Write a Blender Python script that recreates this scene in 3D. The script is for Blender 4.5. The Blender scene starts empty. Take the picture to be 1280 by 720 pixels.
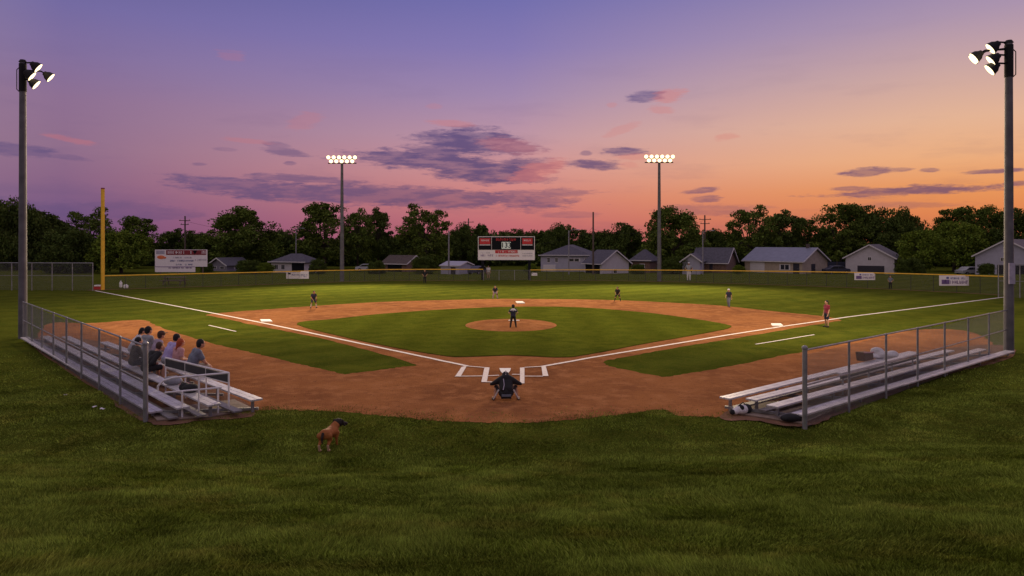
import bpy, bmesh, math, random
import numpy as np
from mathutils import Vector, Matrix
random.seed(7); rng = np.random.default_rng(7)
C = bpy.context.scene.collection
SC = bpy.context.scene
R = math.radians
F, H0, YH = 878.0, 4.19, 302.0            # focal length in px of the 1280 px photo, eye height, horizon row

def P(px, py, D):                          # the point seen at a pixel at depth D
    return Vector(((px-640)/F*D, D, H0-(py-YH)/F*D))
def G(px, py, z=0.0):                      # the point seen at a pixel on the plane z
    D = (H0-z)*F/(py-YH)
    return Vector(((px-640)/F*D, D, z))

# ---------------------------------------------------------------- materials
MATS = {}
def lin(c):
    return tuple(((v/255+.055)/1.055)**2.4 if v > 10 else v/255/12.92 for v in c)
def mat(name, col, rough=.7, metal=0.0, var=.15, scale=6.0, bump=0.0, col2=None, stretch=(1,1,1), emit=None, estr=0, vcol=False, spec=.4, coord='Object', detail=5):
    m = bpy.data.materials.new(name); m.use_nodes = True
    nt = m.node_tree; N = nt.nodes; Lk = nt.links
    b = N['Principled BSDF']; b.inputs['Roughness'].default_value = rough; b.inputs['Metallic'].default_value = metal
    b.inputs['Specular IOR Level'].default_value = spec
    tc = N.new('ShaderNodeTexCoord'); mp = N.new('ShaderNodeMapping'); mp.inputs['Scale'].default_value = stretch
    Lk.new(tc.outputs[coord], mp.inputs['Vector'])
    nz = N.new('ShaderNodeTexNoise'); nz.inputs['Scale'].default_value = scale; nz.inputs['Detail'].default_value = detail
    Lk.new(mp.outputs[0], nz.inputs['Vector'])
    rp = N.new('ShaderNodeValToRGB'); rp.color_ramp.elements[0].position = .3; rp.color_ramp.elements[1].position = .7
    c2 = col2 or tuple(min(1, v*(1+var)) for v in col)
    c1 = col if col2 else tuple(v*(1-var) for v in col)
    rp.color_ramp.elements[0].color = (*c1, 1); rp.color_ramp.elements[1].color = (*c2, 1)
    Lk.new(nz.outputs['Fac'], rp.inputs['Fac'])
    out = rp.outputs['Color']
    if vcol:
        at = N.new('ShaderNodeAttribute'); at.attribute_name = 'tint'
        mx = N.new('ShaderNodeMix'); mx.data_type = 'RGBA'; mx.blend_type = 'MULTIPLY'; mx.inputs[0].default_value = 1
        Lk.new(out, mx.inputs[6]); Lk.new(at.outputs['Color'], mx.inputs[7]); out = mx.outputs[2]
    Lk.new(out, b.inputs['Base Color'])
    if bump:
        bp = N.new('ShaderNodeBump'); bp.inputs['Strength'].default_value = 1; bp.inputs['Distance'].default_value = bump
        n2 = N.new('ShaderNodeTexNoise'); n2.inputs['Scale'].default_value = scale*4; n2.inputs['Detail'].default_value = 6
        Lk.new(mp.outputs[0], n2.inputs['Vector']); Lk.new(n2.outputs['Fac'], bp.inputs['Height']); Lk.new(bp.outputs[0], b.inputs['Normal'])
    if emit:
        b.inputs['Emission Color'].default_value = (*emit, 1); b.inputs['Emission Strength'].default_value = estr
    MATS[name] = m
    return m

def ground_mat(name, cols, scales, bump=.01, stripes=None, fine=30):
    """mix of colours by three noises in world metres"""
    m = bpy.data.materials.new(name); m.use_nodes = True
    nt = m.node_tree; N = nt.nodes; Lk = nt.links
    b = N['Principled BSDF']; b.inputs['Roughness'].default_value = 1; b.inputs['Specular IOR Level'].default_value = 0
    tc = N.new('ShaderNodeTexCoord')
    cur = None
    for i, (sc, lo, hi) in enumerate(scales):
        nz = N.new('ShaderNodeTexNoise'); nz.inputs['Scale'].default_value = sc; nz.inputs['Detail'].default_value = 6; nz.inputs['Roughness'].default_value = .62
        mp = N.new('ShaderNodeMapping'); mp.inputs['Location'].default_value = (i*13.7, i*5.1, 0)
        Lk.new(tc.outputs['Object'], mp.inputs['Vector']); Lk.new(mp.outputs[0], nz.inputs['Vector'])
        mr = N.new('ShaderNodeMapRange'); mr.inputs[1].default_value = lo; mr.inputs[2].default_value = hi
        Lk.new(nz.outputs['Fac'], mr.inputs[0])
        mx = N.new('ShaderNodeMix'); mx.data_type = 'RGBA'
        Lk.new(mr.outputs[0], mx.inputs[0])
        if cur is None: mx.inputs[6].default_value = (*cols[0], 1)
        else: Lk.new(cur, mx.inputs[6])
        mx.inputs[7].default_value = (*cols[i+1], 1)
        cur = mx.outputs[2]
    if stripes:                                           # mowing stripes: nap of the grass lies in alternate directions
        wv = N.new('ShaderNodeTexWave'); wv.inputs['Scale'].default_value = stripes[0]; wv.inputs['Distortion'].default_value = 1.5; wv.inputs['Detail'].default_value = 2
        wv.inputs['Detail Scale'].default_value = .3
        mp = N.new('ShaderNodeMapping'); mp.inputs['Rotation'].default_value = (0, 0, stripes[1])
        Lk.new(tc.outputs['Object'], mp.inputs['Vector']); Lk.new(mp.outputs[0], wv.inputs['Vector'])
        mr = N.new('ShaderNodeMapRange'); mr.inputs[3].default_value = 1-stripes[2]; mr.inputs[4].default_value = 1+stripes[2]
        Lk.new(wv.outputs['Fac'], mr.inputs[0])
        mx = N.new('ShaderNodeVectorMath'); mx.operation = 'SCALE'
        Lk.new(cur, mx.inputs[0]); Lk.new(mr.outputs[0], mx.inputs['Scale']); cur = mx.outputs[0]
    Lk.new(cur, b.inputs['Base Color'])
    n2 = N.new('ShaderNodeTexNoise'); n2.inputs['Scale'].default_value = fine; n2.inputs['Detail'].default_value = 8
    Lk.new(tc.outputs['Object'], n2.inputs['Vector'])
    bp = N.new('ShaderNodeBump'); bp.inputs['Distance'].default_value = bump; bp.inputs['Strength'].default_value = 1
    Lk.new(n2.outputs['Fac'], bp.inputs['Height']); Lk.new(bp.outputs[0], b.inputs['Normal'])
    MATS[name] = m
    return m

ground_mat('grass_ground', [(.074,.092,.012), (.094,.108,.013), (.056,.076,.010), (.112,.106,.018)],
           [(.12,.4,.6), (.9,.42,.62), (7,.5,.75)], bump=.05, stripes=(.11, R(52), .09))
ground_mat('infield_turf', [(.080,.098,.011), (.096,.112,.012), (.062,.080,.009), (.112,.110,.016)],
           [(.2,.4,.6), (1.2,.42,.62), (8,.5,.75)], bump=.05, stripes=(.12, R(2), .08))
ground_mat('infield_clay', [(.33,.138,.054), (.225,.092,.040), (.39,.172,.074), (.15,.068,.036)],
           [(.35,.40,.62), (1.6,.48,.68), (7,.55,.78)], bump=.035)
ground_mat('worn_dirt', [(.21,.115,.075), (.15,.085,.058), (.26,.15,.10), (.09,.07,.04)],
           [(.5,.35,.65), (2.1,.45,.7), (8,.55,.85)], bump=.03)
mat('chalk', (.82,.77,.73), .9, var=.12, scale=9, col2=(.68,.58,.52), bump=.004)
mat('base_rubber', (.8,.79,.76), .6, var=.05)
mat('galvanised', (.26,.26,.285), .5, .55, var=.25, scale=5)
mat('wire', (.15,.15,.165), .6, .4)
mat('pole_steel', (.115,.115,.13), .65, .25, var=.25, scale=2.5)
mat('aluminium', (.56,.55,.58), .42, .4, var=.18, scale=4)
mat('dark_foot_plank', (.20,.19,.20), .55, .3, var=.2)  # darker grey of the foot boards themselves
mat('dark_rail', (.035,.035,.045), .5, .2)
mat('white_pipe', (.70,.68,.70), .5, .1, var=.12)
mat('yellow_paint', (.72,.42,.03), .55, var=.12, scale=3)
mat('concrete', (.23,.175,.145), .9, var=.25, scale=3, bump=.01)
mat('black_metal', (.012,.012,.014), .7, .0, spec=.2)
mat('lamp_glass', (1,.9,.7), .4, emit=(1,.78,.46), estr=2.3)
mat('lamp_glass_bright', (1,.9,.7), .4, emit=(1,.76,.42), estr=2.4)
mat('wood_pole', (.10,.075,.06), .9, var=.3, scale=3, stretch=(4,4,.3))
mat('bark', (.05,.038,.028), .95, var=.35, scale=5, bump=.03)
mat('leaf_dark', (.066,.096,.024), .75, var=.35, scale=.6, vcol=True, spec=.0)
mat('leaf_mid', (.088,.126,.026), .75, var=.35, scale=.6, vcol=True, spec=.0)
mat('leaf_bright', (.11,.160,.024), .75, var=.3, scale=.6, vcol=True, spec=.0)
mat('blade', (.165,.220,.032), .85, var=.2, scale=2, vcol=True, spec=.0)
mat('wall_white', (.47,.45,.48), .8, var=.06, scale=2)
mat('wall_pale_blue', (.35,.35,.43), .8, var=.06, scale=2)
mat('wall_dark_grey', (.20,.19,.24), .8, var=.08, scale=2)  # plain dark grey wall colour
mat('wall_beige', (.36,.30,.24), .85, var=.12, scale=2)
mat('wall_brick', (.16,.10,.08), .9, var=.3, scale=4)
mat('trim_white', (.58,.56,.58), .6, var=.05)
mat('roof_slate', (.075,.072,.095), .85, var=.25, scale=3, bump=.01)
mat('roof_brown', (.085,.065,.060), .9, var=.3, scale=3, bump=.01)
mat('roof_metal', (.19,.20,.27), .5, .3, var=.1, scale=1.5)
mat('glass_dark', (.02,.022,.03), .15, spec=.6)
mat('door_dark', (.022,.022,.035), .6)
mat('sign_white', (.74,.70,.74), .7, var=.05)
mat('sign_red', (.48,.025,.035), .6, var=.12)
mat('sign_darkred', (.20,.02,.03), .6, var=.2)
mat('sign_black', (.010,.011,.015), .8, spec=.08)
mat('sign_blue', (.10,.11,.30), .6)
mat('sign_purple', (.16,.10,.26), .6, var=.2)
mat('sign_grey', (.35,.33,.42), .6)
mat('sign_orange', (.65,.16,.06), .6)
mat('score_lit', (.5,.54,.5), .5, emit=(.75,.80,.72), estr=.16)
for n, c in dict(skin=(.50,.27,.18), skin_tan=(.36,.18,.11), skin_dark=(.16,.08,.05), hair_black=(.012,.010,.012), hair_brown=(.06,.03,.02),
                 hair_red=(.36,.07,.025), cloth_navy=(.018,.02,.05), cloth_black=(.012,.012,.015), cloth_white=(.66,.64,.68), cloth_grey=(.26,.27,.31),
                 cloth_slate=(.14,.16,.21), cloth_lilac=(.36,.31,.58), cloth_mauve=(.30,.24,.33), cloth_maroon=(.20,.015,.04), cloth_pink=(.50,.27,.28),
                 cloth_tan=(.36,.29,.21), cloth_olive=(.06,.05,.035), cloth_lightgrey=(.50,.50,.54), leather=(.10,.045,.02), shin_pad=(.48,.42,.40),
                 fur_brown=(.31,.105,.026), fur_black=(.018,.012,.012), fur_pale=(.42,.26,.17), eye=(.01,.01,.01), lip=(.30,.09,.07),
                 plastic_white=(.75,.74,.74), plastic_red=(.45,.04,.04), car_silver=(.38,.39,.42), car_dark=(.03,.035,.06), tyre=(.012,.012,.012),
                 cloth_blue=(.05,.07,.25)).items():
    mat(n, c, .8 if not n.startswith(('car','plastic')) else .35, var=.12, scale=14)

# ---------------------------------------------------------------- helpers
class MB:
    def __init__(s): s.v = []; s.f = []; s.m = []; s.k = 0
    def mi(s, k): s.k = k; return s
    def add(s, vs, fs):
        o = len(s.v); s.v += [tuple(v) for v in vs]; s.f += [tuple(i+o for i in f) for f in fs]; s.m += [s.k]*len(fs); return s
    def box(s, c, d, rot=0.0, M=None):
        x, y, z = d[0]/2, d[1]/2, d[2]/2
        vs = [Vector((sx*x, sy*y, sz*z)) for sz in (-1,1) for sy in (-1,1) for sx in (-1,1)]
        Q = M or Matrix.Rotation(rot, 4, 'Z')
        return s.add([Q @ v + Vector(c) for v in vs], [(0,2,3,1),(4,5,7,6),(0,1,5,4),(2,6,7,3),(0,4,6,2),(1,3,7,5)])
    def bar(s, a, b, w, h):                # a bar of width w (sideways) and height h between two points
        a, b = Vector(a), Vector(b); d = (b-a).normalized(); up = Vector((0,0,1))
        side = d.cross(up)
        side = side.normalized() if side.length > 1e-4 else Vector((1,0,0))
        u = side.cross(d).normalized()
        vs = [p + side*sx*w/2 + u*sz*h/2 for p in (a, b) for sz in (-1,1) for sx in (-1,1)]
        return s.add(vs, [(0,1,3,2),(4,6,7,5),(0,4,5,1),(2,3,7,6),(0,2,6,4),(1,5,7,3)])
    def tube(s, a, b, r, r2=None, n=10, cap=True):
        a, b = Vector(a), Vector(b); r2 = r if r2 is None else r2; d = (b-a).normalized()
        q = Vector((0,0,1)) if abs(d.z) < .9 else Vector((1,0,0)); u = d.cross(q).normalized(); w = d.cross(u)
        vs = [p + (u*math.cos(t)+w*math.sin(t))*rr for p, rr in ((a,r),(b,r2)) for t in [2*math.pi*i/n for i in range(n)]]
        fs = [(i, (i+1)%n, n+(i+1)%n, n+i) for i in range(n)]
        if cap: fs += [tuple(range(n))[::-1], tuple(range(n, 2*n))]
        return s.add(vs, fs)
    def path(s, pts, r, n=8):
        for a, b in zip(pts[:-1], pts[1:]): s.tube(a, b, r, n=n)
        return s
    def lathe(s, prof, n=16, M=None):      # prof: (r, z)
        M = M or Matrix(); vs = []; fs = []
        for r, z in prof: vs += [M @ Vector((r*math.cos(2*math.pi*i/n), r*math.sin(2*math.pi*i/n), z)) for i in range(n)]
        for k in range(len(prof)-1): fs += [(k*n+i, k*n+(i+1)%n, (k+1)*n+(i+1)%n, (k+1)*n+i) for i in range(n)]
        return s.add(vs, fs)
    def ball(s, c, r, n=12, M=None):       # ellipsoid
        r = (r,)*3 if isinstance(r, (int, float)) else r; c = Vector(c); M = M or Matrix(); vs = []; fs = []; k = n//2
        for j in range(k+1):
            t = math.pi*j/k
            vs += [c + (M @ Vector((r[0]*math.sin(t)*math.cos(2*math.pi*i/n), r[1]*math.sin(t)*math.sin(2*math.pi*i/n), r[2]*math.cos(t)))) for i in range(n)]
        for j in range(k): fs += [(j*n+i, (j+1)*n+i, (j+1)*n+(i+1)%n, j*n+(i+1)%n) for i in range(n)]
        return s.add(vs, fs)
    def capsule(s, a, b, r, r2): s.tube(a, b, r, r2, n=12); s.ball(a, r); return s.ball(b, r2)
    def prism(s, pts, ext):                # planar polygon (3D points) extruded along ext
        n = len(pts); pts = [Vector(p) for p in pts]; e = Vector(ext)
        return s.add(pts+[p+e for p in pts], [tuple(range(n))[::-1], tuple(range(n, 2*n))]+[(i,(i+1)%n,n+(i+1)%n,n+i) for i in range(n)])
    def mesh(s, name):
        me = bpy.data.meshes.new(name); me.from_pydata(s.v, [], s.f); me.update(); return me
    def build(s, name, mats, parent=None, smooth=False, bevel=0):
        me = s.mesh(name)
        bm = bmesh.new(); bm.from_mesh(me)
        bmesh.ops.remove_doubles(bm, verts=bm.verts, dist=1e-5) if smooth else None
        bmesh.ops.recalc_face_normals(bm, faces=bm.faces); bm.to_mesh(me); bm.free()
        mats = mats if isinstance(mats, (list, tuple)) else [mats]
        for k in mats: me.materials.append(MATS[k])
        if len(me.polygons) == len(s.m): me.polygons.foreach_set('material_index', s.m)
        if smooth: me.polygons.foreach_set('use_smooth', [True]*len(me.polygons))
        o = bpy.data.objects.new(name, me); C.objects.link(o)
        if parent: o.parent = parent
        if bevel:
            b = o.modifiers.new('bevel', 'BEVEL'); b.width = bevel; b.segments = 2
        return o

def tag(o, label=None, cat=None, group=None, kind=None):
    if label: o['label'] = label
    if cat: o['category'] = cat
    if group: o['group'] = group
    if kind: o['kind'] = kind
    return o
def thing(name, label, cat, loc=(0,0,0), rz=0, group=None, scale=None):
    o = bpy.data.objects.new(name, None); C.objects.link(o); o.location = loc; o.rotation_euler = (0,0,rz); o.empty_display_size = .2
    if scale: o.scale = scale
    return tag(o, label, cat, group)
def children(o): return list(o.children)
def copy_tree(o, parent=None):
    c = o.copy(); C.objects.link(c); c.parent = parent
    for ch in children(o): copy_tree(ch, c)
    return c

# ---------------------------------------------------------------- terrain
def sm(t): t = np.clip(t, 0, 1); return t*t*(3-2*t)
def gz(x, y):
    x = np.asarray(x, float); y = np.asarray(y, float)
    toe = 13.2 + .25*np.sin(x*.22+.6) + np.clip(x-2, 0, 14)*.20 + np.clip(-x-3, 0, 14)*.15
    t = np.clip((toe-y)/(toe+1), 0, 1.0)
    z = 2.6*(t*.88 + .12*sm(t)) - .13*np.exp(-((y-toe-.5)/1.3)**2)*(y < 40)
    far = -1.5*sm((y-86)/35)
    side = -1.5*sm((np.abs(x)-70)/60)*sm((y-40)/40)
    return z + np.minimum(far, side*(far == 0))
def gzf(x, y): return float(gz(x, y))
xs = np.concatenate([-np.geomspace(1500, 30, 22), np.arange(-29, 29.1, .5), np.geomspace(30, 1500, 22)])
ys = np.concatenate([-np.geomspace(1500, 6, 12), np.arange(-5, 20, .25), np.arange(20, 80, 2), np.arange(80, 130, 2.5), np.geomspace(131, 3000, 20)])
X, Y = np.meshgrid(xs, ys); Z = gz(X, Y)
nx, ny = len(xs), len(ys)
fs = [(j*nx+i, j*nx+i+1, (j+1)*nx+i+1, (j+1)*nx+i) for j in range(ny-1) for i in range(nx-1)]
g = MB(); g.v = list(zip(X.ravel(), Y.ravel(), Z.ravel())); g.f = fs; g.m = [0]*len(fs)
tag(g.build('ground', 'grass_ground', smooth=True), kind='structure')

def smooth_poly(pts, n=10, closed=True, jag=0.0, sharp=()):
    out = []; N = len(pts)
    for i in range(N if closed else N-1):
        p0, p1, p2, p3 = (pts[(i-1)%N], pts[i], pts[(i+1)%N], pts[(i+2)%N]) if closed else (pts[max(i-1,0)], pts[i], pts[i+1], pts[min(i+2,N-1)])
        if i in sharp: p0 = p1
        if (i+1) % N in sharp: p3 = p2
        for k in range(n):
            t = k/n
            v = .5*((2*p1)+(p2-p0)*t+(2*p0-5*p1+4*p2-p3)*t*t+(3*p1-p0-3*p2+p3)*t**3)
            out.append(v + Vector((random.uniform(-1,1)*jag, random.uniform(-1,1)*jag, 0)))
    return out
def sheet(name, pts, z, m, skirt=0.0):
    bm = bmesh.new(); vs = [bm.verts.new((p.x, p.y, z)) for p in pts]; f = bm.faces.new(vs)
    if f.normal.z < 0: bmesh.ops.reverse_faces(bm, faces=[f])
    f.normal_update()
    if skirt:
        lo = [bm.verts.new((p.x, p.y, z-skirt)) for p in pts]; n = len(pts)
        for i in range(n): bm.faces.new((vs[i], vs[(i+1)%n], lo[(i+1)%n], lo[i]))
    bmesh.ops.triangulate(bm, faces=[f]); bmesh.ops.recalc_face_normals(bm, faces=bm.faces)
    up = [q for q in bm.faces if abs(q.normal.z) > .5]
    if up and up[0].normal.z < 0: bmesh.ops.reverse_faces(bm, faces=bm.faces)
    me = bpy.data.meshes.new(name); bm.to_mesh(me); bm.free(); me.materials.append(MATS[m])
    o = bpy.data.objects.new(name, me); C.objects.link(o); return tag(o, kind='structure')
def gp(*l): return [G(x, y) for x, y in l]

# whole clay area: round home, the two bleacher pads and the infield arc
clay_px = [(257,393.6),(278,391),(330,387),(400,382),(480,377.3),(560,375),(640,373.6),(760,375),(850,379),(905,382.5),(960,388.5),(1029,395.4),(1053,400.5),
           (943,418.8),(850,434),(757,451), (762,458),(830,471.5),(900,460),(1004,439.5),(1100,420),(1150,412),(1203,413),(1235,425),
           (1242,444),(1180,468),(1090,492),(1030,512),(985,523),(890,521),(846,519),(825,512),(760,520),(700,526),(640,528.5),(560,526.5),(500,522),(440,516),(380,513),(330,513),(250,524),(190,526),
           (120,480),(50,436),(60,405),(113,404),(176.6,400),(198,408),(253,426),(319,442),(378,456),(430,468),(500,459),(511,452.5),(400,422.5),(330,408.8)]
clay = smooth_poly(gp(*clay_px), 14, jag=.06, sharp=(0,12,15,17,40,50,51,54))
sheet('infield_clay', clay, .004, 'infield_clay')
isl = gp((371,405),(420,399),(480,392.6),(560,387),(640,384),(720,384.5),(800,390.5),(860,398),(905,405.5),(912,410),(880,417),(800,431),(735,443.5),(700,447),(640,444.6),(580,446.3),(555,445),(500,436),(430,421.5))
sheet('infield_grass', smooth_poly(isl, 10, jag=.02), .03, 'infield_turf', .03)
# worn dirt where the bleachers stand
tag(sheet('bleacher_dirt', smooth_poly(gp((320,514),(250,526),(185,529),(120,488),(40,432),(62,421),(140,430),(230,468)), 8, jag=.05), .010, 'worn_dirt'), kind='structure')
tag(sheet('bleacher_dirt', smooth_poly(gp((905,516),(950,527),(1005,533),(1060,514),(1180,470),(1262,448),(1258,432),(1180,436),(1050,463)), 8, jag=.05), .010, 'worn_dirt'), kind='structure')
# concrete pads under the near ends
def pad(pts): 
    b = MB(); b.prism([(p.x,p.y,.012) for p in gp(*pts)], (0,0,.035)); return tag(b.build('concrete_pad', 'concrete', bevel=.01), kind='structure')
pad([(196,527),(260,523),(318,513),(293,501),(238,508),(185,514)])
pad([(912,517),(990,529),(1004,531),(1040,513),(975,503),(925,507)])

# pitching mound
mc = Vector((-.05, 35.1, 0)); b = MB()
b.lathe([(2.45,.0), (2.3,.035), (1.7,.10), (1.0,.17), (.5,.19), (.001,.19)], 48, Matrix.Translation((mc.x, mc.y, .03)) @ Matrix.Diagonal((.93,1.05,1,1)))
tag(b.build('pitchers_mound', 'infield_clay', smooth=True), kind='structure')
tag(MB().box((mc.x+.15, mc.y+.2, .232), (.55,.14,.03)).build('pitching_rubber', 'base_rubber'), 'white pitching rubber set on top of the clay mound', 'pitching rubber')

# chalk lines
def strip(pts, w, z=.014, b=None):
    b = b or MB(); pts = [Vector((p.x, p.y, z)) for p in pts]; L = []; Rr = []
    for i, p in enumerate(pts):
        d = (pts[min(i+1, len(pts)-1)]-pts[max(i-1, 0)]).normalized(); s = Vector((-d.y, d.x, 0))*w/2
        L.append(p+s); Rr.append(p-s)
    n = len(pts); b.add(L+Rr, [(i, n+i, n+i+1, i+1) for i in range(n-1)]); return b
def dense(pts, w=.01):
    out = []
    for a, c in zip(pts[:-1], pts[1:]):
        k = max(1, int((c-a).length/.5))
        for i in range(k):
            p = a.lerp(c, i/k); out.append(p+Vector((random.uniform(-w,w), random.uniform(-w,w), 0)))
    return out+[pts[-1]]
def line(px, w, label):
    return tag(strip(dense(gp(*px)), w).build('chalk_line', 'chalk'), kind='structure')
line([(583.7,457.8),(377.8,414.2),(325,403.2),(264,391.2),(136,366.8),(119,363.5)], .16, '')
line([(676,458.7),(740,447.2),(914,418.3),(981,407.9),(1029,401),(1060,396.4),(1258,371.2)], .16, '')
line([(261,406.8),(295,414.6)], .09, ''); line([(945,430.6),(1018,418.6)], .09, '')
b = MB()
def quad(px, z=.018): b.add([(p.x,p.y,z) for p in gp(*px)], [(0,1,2,3)])
quad([(577,459.2),(583.5,458.0),(575.5,471.6),(569,471)]); quad([(605.6,459.6),(612,459.9),(608.5,478.2),(601.6,478.2)])
quad([(650,460.2),(655.6,459.8),(655.6,479.8),(650,479.8)]); quad([(676.7,458.4),(682,457.6),(685.6,470.6),(678.4,470.6)])
strip(gp((583,458.1),(606,460.1)), .095, .022, b); strip(gp((568.6,471),(603.5,470.7)), .095, .022, b); strip(gp((609.5,470.5),(624,469.8)), .095, .022, b)
strip(gp((655.6,459.9),(677,458.7)), .095, .022, b); strip(gp((655.6,470.9),(679,471)), .095, .022, b); strip(gp((640,468.6),(650,468.8)), .095, .022, b)
strip(gp((608,478.1),(650,478.6)), .095, .022, b)
tag(b.build('batters_box_lines', 'chalk'), kind='structure')
hp = gp((624.2,461.2),(638.6,461.2),(637.5,464.6),(631.6,470.5),(625.6,464.6)); b = MB(); b.prism([(p.x,p.y,.008) for p in hp], (0,0,.022))
tag(b.build('home_plate', 'base_rubber', bevel=.005), 'white home plate between the batter\'s boxes', 'home plate')
for (x0,x1,y0,y1,l) in ((325,340.6,400.8,403.0,'white square third base pad beside the left foul line'),(963.7,979,405.9,408.3,'white square first base pad beside the right foul line'),(644.5,656.2,377.8,379.6,'white second base pad behind the pitching mound')):
    p = gp((x0,y0),(x1-3,y0),(x1,y1),(x0+2,y1)); b = MB(); b.prism([(q.x,q.y,.006) for q in p], (0,0,.07)); tag(b.build('base_pad','base_rubber',bevel=.015), l, 'base', 'bases')

# ---------------------------------------------------------------- grass blades (near slope)
def vnoise(x, y, s, seed):
    r = np.random.default_rng(seed); T = r.random((256,256)); x = x*s+37.2; y = y*s+11.9
    xi = np.floor(x).astype(int); yi = np.floor(y).astype(int); fx = sm(x-xi); fy = sm(y-yi)
    a = T[xi%256, yi%256]; bq = T[(xi+1)%256, yi%256]; c = T[xi%256, (yi+1)%256]; d = T[(xi+1)%256, (yi+1)%256]
    return (a*(1-fx)+bq*fx)*(1-fy)+(c*(1-fx)+d*fx)*fy
def inside(px, py, poly):
    r = np.zeros(len(px), bool); n = len(poly); j = n-1
    for i in range(n):
        xi, yi, xj, yj = poly[i].x, poly[i].y, poly[j].x, poly[j].y
        c = ((yi > py) != (yj > py)) & (px < (xj-xi)*(py-yi)/(yj-yi+1e-12)+xi); r ^= c; j = i
    return r
LA, LB = G(182,527), G(29,425); RA, RB = G(1006,536), G(1259,441.5)
def blades():
    bx = []; by = []
    for y0, y1, dens in ((3.7,6.5,7500),(6.5,9,4800),(9,12,3200),(12,15,2300),(15,20,1300),(20,32,420)):
        w = lambda yy: .80*yy+.8
        A = 2*w(y1)*(y1-y0); n = int(A*dens)
        bx.append(rng.uniform(-w(y1), w(y1), n)); by.append(rng.uniform(y0, y1, n))
    x = np.concatenate(bx); y = np.concatenate(by)
    jx = x+rng.normal(0, .2, len(x)); jy = y-.12+rng.normal(0, .30, len(x))*(rng.random(len(x))**2)*2.4+(vnoise(x, y, 1.3, 21)-.5)*.9
    keep = ~(inside(jx, jy, clay) & (y > 13)) & (np.abs(x) < .80*y+1)
    # past the front of the clay only the ground behind the two bleacher fences has long blades, thinning out
    lx = LA.x+(LB.x-LA.x)*(y-LA.y)/(LB.y-LA.y); rx = RA.x+(RB.x-RA.x)*(y-RA.y)/(RB.y-RA.y)
    keep &= (y < 19) | (x < lx) | (x > rx)
    keep &= rng.random(len(x)) < np.clip((27-y)/8, 0, 1)
    keep &= ~((np.abs(x) < 5.5) & (y > 18))
    x = x[keep]; y = y[keep]; n = len(x); z = gz(x, y)
    cl = vnoise(x, y, 2.2, 3)*.5 + vnoise(x, y, 6.5, 4)*.5; big = vnoise(x, y, .45, 5); dry = vnoise(x*.7, y*1.6, 1.1, 6)*.6+vnoise(x, y, 4, 8)*.4
    dist = np.sqrt(x*x+y*y)
    st = vnoise(x*.5, y*1.7, 1.6, 12)*.55+vnoise(x*.6, y*1.5, 4.2, 13)*.45
    h = (.022+.050*np.clip((cl*.6+st*.4-.3)*2.2,0,1))*(.7+.6*rng.random(n))*np.where(y > 14, .6, 1); wd = .0022+.00052*dist
    th = rng.uniform(0, 2*np.pi, n); lean = rng.normal(0, .5, (n,2))*h[:,None] + (np.stack([vnoise(x,y,1.3,9),vnoise(x,y,1.3,10)],1)-.5)*h[:,None]*1.6
    ux, uy = np.cos(th)*wd, np.sin(th)*wd
    V = np.zeros((n,3,3)); V[:,0] = np.stack([x-ux, y-uy, z-.004],1); V[:,1] = np.stack([x+ux, y+uy, z-.004],1); V[:,2] = np.stack([x+lean[:,0], y+lean[:,1], z+h],1)
    me = bpy.data.meshes.new('grass_blades'); me.vertices.add(n*3); me.vertices.foreach_set('co', V.ravel())
    me.loops.add(n*3); me.loops.foreach_set('vertex_index', np.arange(n*3, dtype=np.int32))
    me.polygons.add(n); me.polygons.foreach_set('loop_start', np.arange(0, n*3, 3, dtype=np.int32))
    me.update(calc_edges=True)
    v = (.45+1.1*rng.random(n))*(.82+.3*big)*(.72+.55*st); dr = np.clip((dry-.56)*2.4, 0, 1)*.35+.2*rng.random(n)**2
    col = np.stack([v*(1+1.0*dr), v*(1+.25*dr), v*(1+.75*dr), np.ones(n)], 1)
    a = me.color_attributes.new('tint', 'FLOAT_COLOR', 'POINT'); a.data.foreach_set('color', np.repeat(col, 3, 0).ravel().astype(np.float32))
    me.materials.append(MATS['blade']); o = bpy.data.objects.new('grass_blades', me); C.objects.link(o)
    tag(o, 'short mown grass growing on the slope in front of the diamond', 'grass', kind='stuff')
    print('blades', n)
blades()

# ---------------------------------------------------------------- fences
def chain(b, a, c, z0, z1, s, r):
    """diamond wire between a and c, from height z0 to z1"""
    a = Vector((a.x, a.y, 0)); c = Vector((c.x, c.y, 0)); L = (c-a).length; d = (c-a)/L; h = z1-z0; zz = Vector((0,0,1))
    nrm = Vector((-d.y, d.x, 0))
    vs = []; fs = []
    def ribbon(p, q):
        t = (q-p).normalized(); k = t.cross(nrm).normalized()*r; o = len(vs)
        vs.extend([p-k-nrm*r, p+k-nrm*r, p+nrm*r, q-k-nrm*r, q+k-nrm*r, q+nrm*r]); fs.extend([(o,o+1,o+4,o+3),(o+1,o+2,o+5,o+4),(o+2,o,o+3,o+5)])
    u = -h
    while u < L:
        for sg in (1, -1):
            s0, s1 = max(u, 0), min(u+h, L)
            if s1-s0 > .01:
                za, zb = (s0-u, s1-u) if sg == 1 else (h-(s0-u), h-(s1-u))
                ribbon(a+d*s0+zz*(z0+za), a+d*s1+zz*(z0+zb))
        u += s
    b.add(vs, fs)
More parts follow.
